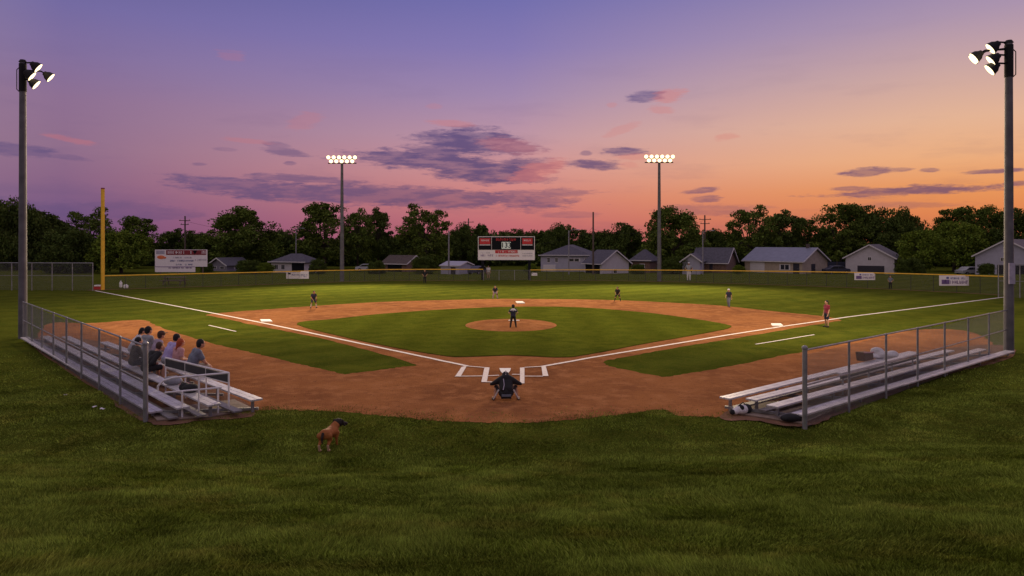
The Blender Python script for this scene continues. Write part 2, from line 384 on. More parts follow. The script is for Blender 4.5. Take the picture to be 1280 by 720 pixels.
def fence(name, pts, h, nposts, label, r_post=.03, s=.07, wire=.0022, rails=(1,), mid=False, m_rail='galvanised', m_post='galvanised', capm=None, cap_r=.03, z0=.03, big_first=0):
    """pts: ground points; h: height or list of heights"""
    hs = h if isinstance(h, (list, tuple)) else [h]*len(pts)
    o = thing(name, label, 'fence', (pts[0].x, pts[0].y, 0)); off = Vector((pts[0].x, pts[0].y, 0))
    P2 = [Vector((p.x, p.y, 0))-off for p in pts]
    b = MB()
    for i in range(len(pts)-1): chain(b, P2[i], P2[i+1], z0, min(hs[i], hs[i+1])-.02, s, wire)
    b.build('chain_link', 'wire', o)
    tops = [p+Vector((0,0,hh)) for p, hh in zip(P2, hs)]
    MB().path(tops, cap_r, 8).build('top_rail', capm or m_rail, o, smooth=False)
    if mid: MB().path([p+Vector((0,0,hh*mid)) for p, hh in zip(P2, hs)], .02, 8).build('middle_rail', m_rail, o)
    # posts at even spacing
    seg = [(P2[i+1]-P2[i]).length for i in range(len(P2)-1)]; T = sum(seg)
    for k in range(nposts):
        t = T*k/(nposts-1); i = 0
        while i < len(seg)-1 and t > seg[i]: t -= seg[i]; i += 1
        f = min(1, t/seg[i]); p = P2[i].lerp(P2[i+1], f); hh = hs[i]+(hs[i+1]-hs[i])*f
        rr = big_first if (k == 0 and big_first) else r_post
        MB().tube(p, p+Vector((0,0,hh+(.06 if rr == big_first else 0))), rr, n=12).ball(p+Vector((0,0,hh+(.05 if rr == big_first else 0))), (rr*1.25, rr*1.25, rr*1.1), 10).build('post', m_post, o, smooth=False)
    return o
LA, LB = G(182,527), G(29,425); RA, RB = G(1006,536), G(1259,441.5)
fence('chain_link_fence', [LA, LA.lerp(LB,.5), LB], [1.76,1.69,1.62], 9, 'grey chain link fence along the back of the left bleachers', r_post=.029, s=.06, wire=.0017, mid=.52, big_first=.055, cap_r=.023)
fence('chain_link_fence', [RA, RA.lerp(RB,.5), RB], [1.76,1.68,1.62], 8, 'grey chain link fence along the back of the right bleachers', r_post=.029, s=.06, wire=.0017, mid=.55, big_first=.055, cap_r=.023)
# outfield fence with the yellow cap
LF = [(131,362),(209,359.5),(319,356),(400,353),(480,351),(540,350.7),(604,350.6)]
RF = [(663,350.6),(740,350.6),(840,352.2),(926,354.8),(1000,357),(1060,359.3),(1120,361.8),(1190,365.2),(1256,369)]
fence('outfield_fence', gp(*LF), [1.20]*7, 24, 'yellow capped outfield fence running from foul pole to scoreboard', s=.10, wire=.0026, capm='yellow_paint', cap_r=.05, m_post='dark_rail', r_post=.02)
fence('outfield_fence', gp(*RF), [1.13,1.15,1.2,1.28,1.33,1.38,1.4,1.42,1.45], 26, 'yellow capped outfield fence running right from the scoreboard', s=.10, wire=.0026, capm='yellow_paint', cap_r=.05, m_post='dark_rail', r_post=.02)
fence('outfield_fence', gp((604.5,350.6),(662.5,350.6)), 1.1, 4, 'short uncapped dark fence section between the scoreboard posts', s=.10, wire=.0042, cap_r=.02, m_rail='wire')
a, c = G(-60,362.5), G(116,363.5)
fence('tall_fence', [a, a.lerp(c,.5), c], 2.36, 8, 'tall grey chain link fence with middle rail left of the foul pole', s=.10, wire=.0038, mid=.54, cap_r=.035, r_post=.035)
a, c = G(1248,372), G(1330,374)
fence('tall_fence', [a, c], 2.5, 4, 'tall chain link fence section beside the right light pole', s=.10, wire=.0038, mid=.5, cap_r=.03, r_post=.035)
# red dirt warning strip under the fence
b = MB()
for q in (LF, RF): strip([v+Vector((0,-.25,0)) for v in smooth_poly(gp(*q), 6, closed=False)], .5, .006, b)
strip(gp((112,362.6),(131,362.6)), 1.2, .007, b)
tag(b.build('warning_strip', 'worn_dirt'), kind='structure')
# foul pole
fp = G(128.5,362.3); b = MB(); b.tube((0,0,0), (0,0,8.75), .15, .15, 16)
o = thing('foul_pole', 'tall yellow foul pole at the end of the left foul line', 'foul pole', fp)
b.build('pole', 'yellow_paint', o); MB().tube((0,0,8.75), (0,0,8.86), .16, .14, 16).build('pole_cap', 'sign_darkred', o)

# ---------------------------------------------------------------- light poles
def lamp_head(parent, loc, aim, r, glass='lamp_glass', sgn=1):
    aim = Vector(aim).normalized(); M = Matrix.Translation(loc) @ aim.to_track_quat('Z', 'Y').to_matrix().to_4x4()
    b = MB(); b.lathe([(.001,-r*1.1),(r*.42,-r*1.05),(r*.52,-r*.75),(r*.84,-r*.35),(r*1.0,r*.28),(r*1.05,r*.32),(r*1.05,r*.42),(r*.98,r*.42)], 18, M)
    h = b.build('lamp_housing', 'black_metal', parent, smooth=True)
    g = MB(); g.lathe([(.001,r*.48),(r*.5,r*.46),(r*1.0,r*.41)], 18, M); g.build('lens', glass, h, smooth=True)
def spot(parent, loc, target, power, size, blend=.8, rad=.9, col=(1,.78,.48)):
    l = bpy.data.lights.new('floodlight_beam', 'SPOT'); l.energy = power; l.color = col; l.spot_size = R(size); l.spot_blend = blend; l.shadow_soft_size = rad
    o = bpy.data.objects.new('floodlight_beam', l); C.objects.link(o); o.location = loc
    d = Vector(target)-Vector(loc); o.rotation_euler = d.to_track_quat('-Z', 'Y').to_euler(); return o
def near_pole(base, top_px, top_y, heads, label, aim, sgn, plate=False):
    D = base.y; top = P(top_px, top_y, D); o = thing('light_pole', label, 'light pole', (base.x, base.y, 0), 0, 'light poles round the field')
    b = MB(); b.tube((0,0,0), (0,0,top.z), .17, .125, 20); b.build('pole', 'pole_steel', o, smooth=False)
    MB().tube((0,0,top.z-.02), (0,0,top.z+.08), .16, .10, 16).build('pole_cap', 'black_metal', o)
    MB().tube((0,0,top.z-1.3), (0,0,top.z-.1), .15, .15, 16).build('collar', 'black_metal', o)
    br = MB()
    for (hx, hy, dd, r) in heads:
        p = P(hx, hy, D)-Vector((base.x, base.y, 0)); p.y += dd; p = Vector(p)
        lamp_head(o, p, aim, r*.82)
        q = p-Vector(aim).normalized()*r*.9
        br.tube((sgn*.1,0,q.z+.02), (q.x,q.y*.5,q.z+.02), .035, n=8); br.tube((q.x,q.y*.5,q.z+.02), q, .03, n=8)
    zs = [P(hx,hy,D).z for hx,hy,_,_ in heads]; br.tube((sgn*.1,0,min(zs)-.3), (sgn*.1,0,max(zs)+.15), .05, n=8); br.build('bracket', 'black_metal', o)
    MB().path([(-sgn*.10,0,top.z-1.35),(-sgn*.26,0,top.z-1.2),(-sgn*.26,0,top.z-.35),(-sgn*.10,0,top.z-.2)], .018).build('conduit', 'black_metal', o)
    if plate: MB().box((-.02,-.19,3.0), (.22,.05,.78)).build('number_plate', 'sign_grey', o)
    return top
LP, RP = G(28.5,423), G(1261,441.5)
tl = near_pole(LP, 28, 77, [(45.5,83.5,0,.28),(42.5,95.5,-.25,.28),(52.5,92.5,.45,.27),(43,104.5,0,.28)], 'tall grey steel light pole beside the left bleachers', (.72,.33,-.60), 1)
tr = near_pole(RP, 1256, 53, [(1241,59,0,.29),(1228,67.5,.35,.28),(1236,66,.8,.26),(1239,75,-.1,.29),(1240,85.5,0,.30)], 'tall grey steel light pole beside the right bleachers', (-.72,.30,-.60), -1, plate=True)
def far_pole(px, py, top_y, label):
    base = G(px, py); D = base.y; top = P(px, top_y, D); o = thing('light_pole', label, 'light pole', (base.x, base.y, 0), 0, 'light poles round the field')
    MB().tube((0,0,0), (0,0,top.z), .23, .13, 16).build('pole', 'pole_steel', o)
    b = MB(); b.box((0,.12,top.z-.05), (3.0,.1,.1)); b.box((0,.12,top.z-.50), (3.0,.1,.1)); b.build('crossarm', 'black_metal', o)
    aim = Vector((-base.x*.5, -50, -14)).normalized()
    for i in range(6): lamp_head(o, (-1.4+i*.56, -.15, top.z+.10), aim, .205, 'lamp_glass_bright')
    for i in range(5): lamp_head(o, (-1.12+i*.56, -.15, top.z-.30), aim, .205, 'lamp_glass_bright')
    return top
t1 = far_pole(427.5, 351.5, 198, 'distant lit light pole left of the scoreboard'); t2 = far_pole(824, 351.5, 197, 'distant lit light pole right of the scoreboard')
PW = 1.0
spot(None, t1+Vector((0,-.9,-.2)), (-6, 36, 0), 60000*PW, 112, 1)
spot(None, t2+Vector((0,-.9,-.2)), (7, 36, 0), 60000*PW, 112, 1)
spot(None, tl+Vector((2.2,.5,-.9)), (-8, 52, 0), 8500*PW, 155, 1, .4)
spot(None, tr+Vector((-2.2,.5,-.9)), (8, 52, 0), 8500*PW, 155, 1, .4)

# ---------------------------------------------------------------- bleachers
def bleachers(label, ends, w, hzs, legs):
    """ends: list of (near point, far point) for each plank, at height hz"""
    base = ends[-1][0]; off = Vector((base.x, base.y, 0)); o = thing('bleachers', label, 'bleachers', off)
    side0 = None
    for k, (a, c) in enumerate(ends):
        hz = hzs[k]; a = a-off; c = c-off; a.z = c.z = hz; d = (c-a).normalized(); s = Vector((-d.y, d.x, 0))
        sg = 1 if s.x < 0 else -1; s = s*sg if 'left' in label else s*(-sg)
        # two boards side by side with a small gap
        b = MB()
        for q in (.25, .75): b.bar(a+s*w*q, c+s*w*q, w/2-.008, .045)
        b.build('seat_board', 'aluminium', o, bevel=.006)
        if k < len(ends)-1:
            fb = MB(); n = (ends[k+1][0]-off); n.z = hz; mid = (n-a); mid -= d*mid.dot(d)
            fb.bar(a+mid*.5+s*w*.5+Vector((0,0,-.20)), c+mid*.5+s*w*.5+Vector((0,0,-.20)), w*.7, .035); fb.build('foot_board', 'dark_foot_plank', o)
        nleg = legs; Lk = (c-a).length
        for i in range(nleg):
            t = .25+(Lk-.5)*i/(nleg-1); p = a+d*t+s*w*.5
            MB().box((p.x,p.y,(hz-.02)/2+.012), (.06,.06,hz-.05), math.atan2(d.y, d.x)).build('leg', 'galvanised', o)
    # cross beams
    for i in range(legs):
        b = MB(); A = []
        for (a, c) in (ends[0], ends[-1]):
            a = a-off; c = c-off; d = (c-a).normalized(); t = .25+((c-a).length-.5)*i/(legs-1); q = a+d*t; q.z = .09; A.append(q)
        b.bar(A[0], A[1], .06, .06); b.build('cross_beam', 'galvanised', o)
    return o, off
hz = .36; HL = [.36,.34,.28,.16]; HR = [.36,.34,.30,.18]
e = [(G(328.7,498.9,HL[0]), G(135,427.3,HL[0])), (G(276,505.2,HL[1]), G(87.5,420.5,HL[1])), (G(237.5,508.9,HL[2]), G(61,420,HL[2])), (G(203.7,513.7,HL[3]), G(36,421.5,HL[3]))]
BL, offL = bleachers('low aluminium bleachers with spectators on the left side', e, .30, HL, 7)
e2 = [(G(898.8,496.8,HR[0]), G(1136,439.5,HR[0])), (G(931.6,498.6,HR[1]), G(1181.6,437.5,HR[1])), (G(957.5,507,HR[2]), G(1222,436,HR[2])), (G(989,517,HR[3]), G(1256.6,438.2,HR[3]))]
BR, offR = bleachers('low aluminium bleachers without spectators at the right side', e2, .30, HR, 6)
# guard rails on the left one
o = thing('guard_rail', 'white pipe guard rail with dark panel at the near end of left bleachers', 'railing', offL)
zr = 1.0
A = G(286,466,zr)-offL; B_ = G(217,472,zr)-offL; Cc = G(207,447,zr)-offL; A.z = B_.z = Cc.z = zr
MB().path([A, B_, B_+(B_-A).normalized()*.22+Vector((0,0,-.05)), B_+(B_-A).normalized()*.33+Vector((0,0,-.17)), B_+(B_-A).normalized()*.33+Vector((0,0,-.27))], .024).build('top_rail', 'white_pipe', o)
A2 = A+Vector((-.14,-.08,-.34)); B2 = B_+Vector((-.18,-.06,-.34)); MB().path([A2, B2], .022).build('lower_rail', 'white_pipe', o)
for p, z1 in ((A, zr), (A.lerp(B_,.20), zr-.34), (A.lerp(B_,.55), zr), (A.lerp(B_,.85), zr-.34)):
    MB().tube((p.x,p.y,.05), (p.x,p.y,z1), .022, n=10).build('post', 'white_pipe', o)
MB().path([A, Cc], .022).build('side_rail', 'white_pipe', o)
q = Vector((0,0,-.13)); MB().bar(A+q, Cc+q, .03, .20).build('panel', 'dark_rail', o); MB().path([A+Vector((0,0,-.25)), Cc+Vector((0,0,-.25))], .018).build('side_rail', 'white_pipe', o)
for t in (.33,.66,1):
    p = A.lerp(Cc, t); MB().tube((p.x,p.y,.05), (p.x,p.y,zr), .02, n=8).build('post', 'white_pipe', o)
# raised rail on the right one
o = thing('bench_rail', 'raised grey plank rail on short posts over the right bleachers', 'railing', offR)
A = G(1049,467,.65)-offR; Cc = G(1144,442.5,.65)-offR; A.z = Cc.z = .65
MB().bar(A, Cc, .14, .05).build('plank', 'aluminium', o, bevel=.006); MB().bar(A+Vector((.03,-.03,-.11)), Cc+Vector((.03,-.03,-.11)), .05, .06).build('lower_rail', 'dark_rail', o)
for t in (.04,.35,.66,.96):
    p = A.lerp(Cc, t); MB().tube((p.x,p.y,.05), (p.x,p.y,.62), .022, n=8).build('post', 'galvanised', o)

# ---------------------------------------------------------------- organic shapes
def remesh(mb, voxel, smooth_it=4):
    me = mb.mesh('tmp'); o = bpy.data.objects.new('tmp', me); C.objects.link(o)
    m = o.modifiers.new('r', 'REMESH'); m.mode = 'VOXEL'; m.voxel_size = voxel
    s = o.modifiers.new('s', 'SMOOTH'); s.iterations = smooth_it; s.factor = .5
    dg = bpy.context.evaluated_depsgraph_get(); dg.update(); res = bpy.data.meshes.new_from_object(o.evaluated_get(dg))
    bpy.data.objects.remove(o); bpy.data.meshes.remove(me); return res
def organic(name, mb, m, parent, voxel=.016, extra=None, extra_mats=(), it=3):
    me = remesh(mb, voxel, it); me.materials.clear(); me.materials.append(MATS[m])
    if extra is not None:
        bm = bmesh.new(); bm.from_mesh(me)
        for k, v in ((k, v) for k, v in enumerate(extra)):
            em = v.mesh('e'); base = len(bm.faces); bm.from_mesh(em); bm.faces.ensure_lookup_table()
            for f in bm.faces[base:]: f.material_index = 0 if v.k == 0 else v.k
            bpy.data.meshes.remove(em)
        bm.to_mesh(me); bm.free()
        for q in extra_mats: me.materials.append(MATS[q])
    me.polygons.foreach_set('use_smooth', [True]*len(me.polygons)); me.name = name
    o = bpy.data.objects.new(name, me); C.objects.link(o); o.parent = parent; return o
V3 = Vector
STAND = dict(pel=(0,0,.53), che=(0,.0,.72), nec=(0,0,.835), hd=(0,.012,.925), sh=(.105,0,.80), el=(.135,-.01,.64), wr=(.145,.03,.50), hi=(.05,0,.51), kn=(.06,.012,.285), an=(.065,-.01,.045))
def pose(**k):
    d = dict(STAND); d.update(k); out = {}
    for n, v in d.items():
        if n in ('sh','el','wr','hi','kn','an'):
            if isinstance(v[0], (tuple, list)): out[n+'L'], out[n+'R'] = V3((-v[0][0], v[0][1], v[0][2])), V3(v[1])
            else: out[n+'L'], out[n+'R'] = V3((-v[0], v[1], v[2])), V3(v)
        else: out[n] = V3(v)
    return out
READY = dict(pel=(0,-.05,.47), che=(0,.03,.64), nec=(0,.075,.745), hd=(0,.11,.83), sh=(.105,.05,.715), el=(.15,.07,.56), wr=(.09,.17,.46), hi=(.055,-.05,.46), kn=(.11,.05,.27), an=(.15,-.01,.045))
KNEES = dict(pel=(0,-.10,.46), che=(0,.03,.61), nec=(0,.10,.70), hd=(0,.15,.78), sh=(.11,.06,.675), el=(.16,.06,.50), wr=(.12,.10,.34), hi=(.055,-.08,.45), kn=(.11,.06,.27), an=(.15,0,.045))
WALK = dict(kn=((.05,.10,.29),(.055,-.01,.285)), an=((.055,.09,.045),(.06,-.14,.06)), el=((.13,-.06,.65),(.13,.05,.65)), wr=((.14,-.04,.51),(.13,.14,.56)))
HIPS = dict(el=(.19,-.05,.67), wr=(.10,.03,.57))
def person(label, loc, rz, H, J, top, bottom, skin='skin', hair='hair_black', legs='shorts', cap=None, head=1.0, shoes='cloth_black', long_hair=0, group=None, arm='short', socks=None, glove=None, lumps=None, stock=1.0, vox=.016):
    o = thing('person', label, 'person', loc, rz, group); s = H
    J = {k: v*s for k, v in J.items()}
    def r(v): return v*s*stock
    f = lambda a: V3(a)*s
    b = MB(); pel, che, nec, hd = J['pel'], J['che'], J['nec'], J['hd']
    hr = .058*s*head; up = (hd-nec).normalized()
    def torso(b, g=0.0, low=True):
        for sx in (-1,1):
            o1 = V3((sx*.034*s,0,0)); o2 = V3((sx*.048*s,0,0))
            b.capsule(pel+o1, pel.lerp(che,.5)+o1, r(.062)+g, r(.056)+g); b.capsule(pel.lerp(che,.5)+o1, che+o2, r(.056)+g, r(.062)+g)
            S = J['shR' if sx > 0 else 'shL']; b.capsule(che+o2*.6, S, r(.055)+g, r(.036)+g)
        b.capsule(J['shL'], J['shR'], r(.036)+g, r(.036)+g)
    torso(b)
    b.capsule(nec-up*.02*s, hd-up*hr*.6, r(.028), r(.028)); b.ball(hd, (hr*.86, hr, hr*1.18), 16); b.ball(hd+V3((0,hr*.35,-hr*.55)), (hr*.6,hr*.6,hr*.5))
    b.ball(hd+V3((0,hr*1.02,-hr*.1)), (hr*.16,hr*.22,hr*.24)); 
    for sx in (-1,1): b.ball(hd+V3((sx*hr*.88,0,-hr*.05)), (hr*.12,hr*.2,hr*.3))
    ex = []
    for sd, sx in (('L',-1),('R',1)):
        S, E, W = J['sh'+sd], J['el'+sd], J['wr'+sd]; Hh, K, A = J['hi'+sd], J['kn'+sd], J['an'+sd]
        b.capsule(S, E, r(.030), r(.023)); b.capsule(E, W, r(.024), r(.016))
        d = (W-E).normalized(); pc = W+d*.035*s; b.capsule(W, W+d*.05*s, r(.017), r(.019))
        b.capsule(Hh, K, r(.052), r(.034)); b.capsule(K, K.lerp(A,.35), r(.033), r(.033)); b.capsule(K.lerp(A,.35), A, r(.033), r(.020))
        # fingers and thumb
        fb = MB(); side = d.cross(V3((0,1,.3))).normalized(); curl = side.cross(d).normalized()
        if curl.y < 0: curl = -curl
        for i, ln in enumerate((.040,.047,.044,.034)):
            q = W+d*.058*s+side*(i-1.5)*.0095*s; k1 = q+d*ln*.55*s+curl*.006*s; k2 = k1+d*ln*.35*s+curl*.014*s
            fb.tube(q, k1, .0052*s, .0048*s, 6); fb.tube(k1, k2, .0048*s, .0036*s, 6)
        q = W+d*.022*s-side*.015*s; k1 = q+d*.02*s-side*.014*s; fb.tube(q, k1, .0062*s, .0055*s, 6); fb.tube(k1, k1+d*.02*s-side*.002*s, .0055*s, .004*s, 6)
        ex.append(fb)
    ey = MB().mi(1)
    for sx in (-1,1): ey.ball(hd+V3((sx*hr*.36,hr*.88,hr*.05)), (hr*.13,hr*.1,hr*.09), 8)
    mo = MB().mi(2); mo.ball(hd+V3((0,hr*.9,-hr*.52)), (hr*.3,hr*.08,hr*.06), 8)
    organic('body', b, skin, o, vox, ex+[ey, mo], ('eye','lip'))
    # shirt
    b = MB(); torso(b, .010*s)
    for sd in 'LR':
        S, E, W = J['sh'+sd], J['el'+sd], J['wr'+sd]
        if arm == 'short': b.capsule(S, S.lerp(E,.62), r(.036)+.004*s, r(.034)+.003*s)
        elif arm == 'long': b.capsule(S, E, r(.038)+.004*s, r(.031)+.003*s); b.capsule(E, W, r(.031)+.003*s, r(.022)+.002*s)
    if lumps: lumps(b, s)
    organic('shirt', b, top, o, vox)
    b = MB(); b.capsule(pel+V3((-.035*s,0,0)), pel+V3((.035*s,0,0)), r(.071), r(.071))
    for sd in 'LR':
        Hh, K, A = J['hi'+sd], J['kn'+sd], J['an'+sd]
        if legs == 'shorts': b.capsule(Hh, Hh.lerp(K,.82), r(.062), r(.050))
        else: b.capsule(Hh, K, r(.062), r(.044)); b.capsule(K, K.lerp(A,.4), r(.044), r(.041)); b.capsule(K.lerp(A,.4), A, r(.041), r(.030))
    organic('shorts' if legs == 'shorts' else 'trousers', b, bottom, o, vox)
    for sd, sx in (('L',-1),('R',1)):
        A, K = J['an'+sd], J['kn'+sd]; out = V3((sx*.012*s,.10*s,0)); b = MB(); b.capsule(V3((A.x,A.y-.015*s,A.z-.012*s)), V3((A.x,A.y,A.z-.018*s))+out, .026*s, .022*s)
        organic('shoe', b, shoes, o, min(vox,.014), it=2)
        if socks: b = MB(); b.capsule(K.lerp(A,.35), A, r(.037), r(.025)); organic('sock', b, socks, o, vox)
    b = MB(); b.ball(hd+V3((0,-hr*.16,hr*.20)), (hr*.98,hr*1.02,hr*1.12), 16); b.ball(hd+V3((0,-hr*.45,-hr*.25)), (hr*.85,hr*.7,hr*.8), 14)
    if long_hair: b.capsule(hd+V3((0,-hr*.8,0)), hd+V3((0,-hr*1.35,-hr*2.2*long_hair)), hr*.55, hr*.25)
    organic('hair', b, hair, o, .012, it=2)
    if cap:
        b = MB(); b.ball(hd+V3((0,-hr*.02,hr*.45)), (hr*1.06,hr*1.14,hr*.95), 16); b.box(hd+V3((0,hr*1.35,hr*.55)), (hr*1.3,hr*1.1,hr*.14)); organic('cap', b, cap, o, .012, it=2)
    if glove:
        W = J['wrL']; b = MB(); b.ball(W+V3((0,.03*s,-.03*s)), (.05*s,.035*s,.06*s)); organic('glove', b, 'leather', o, .012)
    return o
def fld(px, py, lab, faceto, H, J, *a, **k):
    p = G(px, py); d = Vector(faceto)-Vector((p.x, p.y)); rz = math.atan2(-d.x, d.y); z = k.pop('z', 0)
    return person(lab, (p.x, p.y, z), rz, H, pose(**J), *a, **k)
home = (-.1, 22.5); GF = 'players on the field'
fld(392, 385, 'player in navy beside the base path left of second base', home, 1.20, {**READY,'el':(.14,.03,.58)}, 'cloth_navy', 'cloth_navy', skin='skin_tan', legs='shorts', head=1.18, socks='shin_pad', group=GF, glove=True)
fld(531, 354, 'tiny distant outfielder in black left of the scoreboard', home, 1.35, HIPS, 'cloth_black', 'cloth_black', legs='long', head=1.15, group=GF)
fld(619, 373.8, 'player in dark navy shirt and mauve trousers left of second base pad', home, 1.15, KNEES, 'cloth_navy', 'cloth_mauve', legs='long', head=1.18, group=GF, glove=True)
fld(641.5, 412.5, 'pitcher with white shoulders and dark trousers on the mound', (0, 80), 1.14, {**HIPS,'kn':(.09,.02,.285),'an':(.125,0,.045)}, 'cloth_navy', 'cloth_black', legs='long', head=1.22, group=GF, z=.06)
fld(772, 376.6, 'player all in black with legs wide right of second base', home, 1.13, {**READY,'kn':(.13,.05,.27),'an':(.18,-.01,.045)}, 'cloth_black', 'cloth_black', legs='shorts', head=1.18, skin='skin_tan', socks='cloth_black', group=GF)
fld(911, 384, 'player in white cap and grey trousers behind first base', home, 1.17, WALK, 'cloth_navy', 'cloth_slate', legs='long', head=1.15, cap='cloth_white', group=GF)
fld(1033.5, 409, 'person in maroon shirt and navy shorts standing by the right foul line', (0, 30), 1.31, {'el':(.125,0,.64),'wr':(.12,.05,.49)}, 'cloth_maroon', 'cloth_navy', legs='shorts', head=1.15, group=GF, skin='skin')
fld(1113, 361.5, 'small dark figure in front of the right outfield fence', home, 1.2, HIPS, 'cloth_slate', 'cloth_black', legs='long', head=1.1, group=GF)
fld(861, 351.3, 'tall person in grey shirt and white trousers at the outfield fence', home, 2.0, HIPS, 'cloth_grey', 'cloth_white', legs='long', cap='cloth_lightgrey', group=GF)
fld(610.5, 348.6, 'person in white shirt and tan shorts beneath the scoreboard', home, 1.5, STAND, 'cloth_white', 'cloth_tan', skin='skin')

# pitcher's white yoke
for o in list(C.objects):
    if o.type == 'EMPTY' and 'pitcher' in str(o.get('label')):
        b = MB(); s = 1.14
        for sx in (-1,1): b.capsule((sx*.02*s,-.022*s,.80*s), (sx*.125*s,-.005*s,.76*s), .050*s, .046*s)
        b.capsule((0,-.02*s,.80*s), (0,-.025*s,.70*s), .05*s, .03*s)
        organic('shirt_yoke', b, 'cloth_white', o, .014)

# catcher, crouching, seen from behind
def catcher():
    p = G(632.5, 501)
    o = thing('person', 'catcher in black gear crouching behind home plate with elbows out', 'person', (p.x, p.y+.12, 0), R(2), 'players on the field')
    b = MB(); pel = V3((0,-.05,.24)); che = V3((0,.10,.46)); hd = V3((-.01,.20,.585))
    for sx in (-1,1):
        b.capsule(pel+V3((sx*.06,0,0)), che+V3((sx*.07,0,0)), .115, .10); b.capsule(che, (sx*.17,.10,.50), .09, .065)
        b.capsule((sx*.17,.10,.50), (sx*.375,.13,.405), .062, .045); b.capsule((sx*.375,.13,.405), (sx*.22,.34,.36), .042, .03); b.capsule((sx*.22,.34,.36), (sx*.17,.39,.35), .03, .034)
        b.capsule((sx*.09,-.02,.22), (sx*.25,.22,.31), .085, .06); b.capsule((sx*.25,.22,.31), (sx*.30,.0,.07), .055, .035); b.capsule((sx*.30,-.03,.05), (sx*.35,.14,.04), .034, .03)
    b.capsule(che+V3((0,.04,.06)), hd, .05, .05); b.ball(hd, (.085,.10,.11)); b.ball(hd+V3((0,.1,-.02)), (.015,.02,.025))
    fx = []
    for sx in (-1,1):
        fb = MB()
        for i in range(4): q = V3((sx*(.15+.016*i),.42,.345)); fb.tube(q, q+V3((0,.035,-.02)), .008, .007, 6); fb.tube(q+V3((0,.035,-.02)), q+V3((0,.03,-.05)), .007, .005, 6)
        fb.tube((sx*.14,.39,.35), (sx*.11,.42,.345), .009, .007, 6); fx.append(fb)
    organic('body', b, 'skin_tan', o, .016, fx)
    b = MB()
    for sx in (-1,1):
        b.capsule(pel+V3((sx*.06,0,.05)), che+V3((sx*.07,0,0)), .125, .12); b.capsule(che+V3((0,.02,.04)), (sx*.17,.10,.50), .10, .085)
        b.capsule((sx*.04,.12,.56), (sx*.17,.11,.50), .10, .085); b.capsule((sx*.17,.11,.50), (sx*.40,.10,.395), .085, .035); b.capsule((sx*.15,.10,.46), (sx*.36,.10,.40), .06, .035); b.capsule((sx*.385,.12,.40), (sx*.24,.32,.36), .045, .035)
    organic('jacket', b, 'cloth_black', o, .015)
    b = MB()
    for sx in (-1,1): b.capsule((0,-.06,.22), (sx*.09,-.04,.20), .135, .12); b.capsule((sx*.09,-.02,.20), (sx*.25,.22,.30), .10, .07)
    b.box((0,-.1,.13), (.27,.14,.14)); organic('trousers', b, 'cloth_black', o, .015)
    for sx in (-1,1):
        b = MB(); b.capsule((sx*.20,-.08,.27), (sx*.33,-.11,.045), .026, .018); organic('shin_guard', b, 'shin_pad', o, .012)
        b = MB(); b.capsule((sx*.33,-.08,.03), (sx*.36,.05,.03), .026, .024); organic('shoe', b, 'cloth_black', o, .014)
    b = MB(); b.ball(hd+V3((0,-.01,.01)), (.105,.12,.125), 16); organic('helmet', b, 'cloth_black', o, .012)
    b = MB(); b.path([hd+V3((0,-.125,-.04)), hd+V3((.005,-.11,.06)), hd+V3((.01,-.04,.13)), hd+V3((.01,.04,.14))], .014); b.build('mask_strap', 'shin_pad', o)
    b = MB(); b.path([(-.07,-.035,.56), (-.05,-.115,.42), (-.08,-.18,.30)], .013); b.build('chest_strap', 'sign_grey', o)
    MB().bar((-.12,-.185,.155), (.13,-.185,.155), .02, .06).build('belt', 'cloth_slate', o)
catcher()

# ---------------------------------------------------------------- spectators
def seatpose(lean=.0, arms='knees', headturn=0):
    st = .42/1.7; return dict(pel=(0,0,st+.055), che=(0,.02+lean*.5,st+.20), nec=(0,.03+lean,st+.315), hd=(headturn,.05+lean*1.3,st+.40), sh=(.108,.02+lean,st+.285),
        el=(.13,.09+lean,st+.15) if arms == 'knees' else (.135,.02,st+.15), wr=(.07,.21,st+.105) if arms == 'knees' else (.05,.13,st+.12), hi=(.055,.02,st+.05), kn=(.07,.25,st+.045), an=(.07,.265,.05))
fr = (e[0][0], e[0][1]); se = (e[1][0], e[1][1])
def on_bench(row, px, back=.17):
    a, c = row; lo, hi = 0.0, 1.0
    for _ in range(40):
        t = (lo+hi)/2; q = a.lerp(c, t)
        if 640+q.x/q.y*F > px: lo = t
        else: hi = t
    d = (c-a).normalized(); s = Vector((-d.y, d.x, 0)); s = s if s.x < 0 else -s
    return q+s*back
face = math.atan2(-.72, .69)
GS = 'spectators on the left bleachers'
def spec(row, px, label, J, top, bottom, H=1.7, turn=0, **k):
    q = on_bench(row, px); H *= 1.07; return person(label, (q.x, q.y, 0), face+turn, H, pose(**J), top, bottom, group=GS, **k)
spec(fr, 246, 'spectator in blue grey shirt with black hair nearest the camera', seatpose(.07,headturn=.01), 'cloth_slate', 'cloth_tan', 1.80, turn=-.12, skin='skin', stock=1.12)
spec(fr, 228, 'red haired spectator in pale pink top on the front bench', seatpose(.02, 'lap'), 'cloth_pink', 'cloth_mauve', 1.68, hair='hair_red', long_hair=.8, turn=.1)
spec(fr, 216, 'dark haired spectator in lilac shirt on the front bench', seatpose(.09), 'cloth_lilac', 'cloth_grey', 1.74, turn=.12, stock=1.15)
spec(fr, 200, 'spectator in dark cap and mauve sleeveless top with beige shorts', seatpose(.05), 'cloth_mauve', 'cloth_tan', 1.72, cap='hair_brown', arm='none', hair='hair_brown')
spec(fr, 190, 'short haired spectator in grey shirt farther along the front bench', seatpose(.0,headturn=-.02), 'cloth_grey', 'cloth_slate', 1.84, turn=.2)
spec(fr, 171, 'spectator with ponytail and light grey shirt farthest from the camera', seatpose(.12), 'cloth_lightgrey', 'cloth_tan', 1.58, turn=-.2, long_hair=.9)
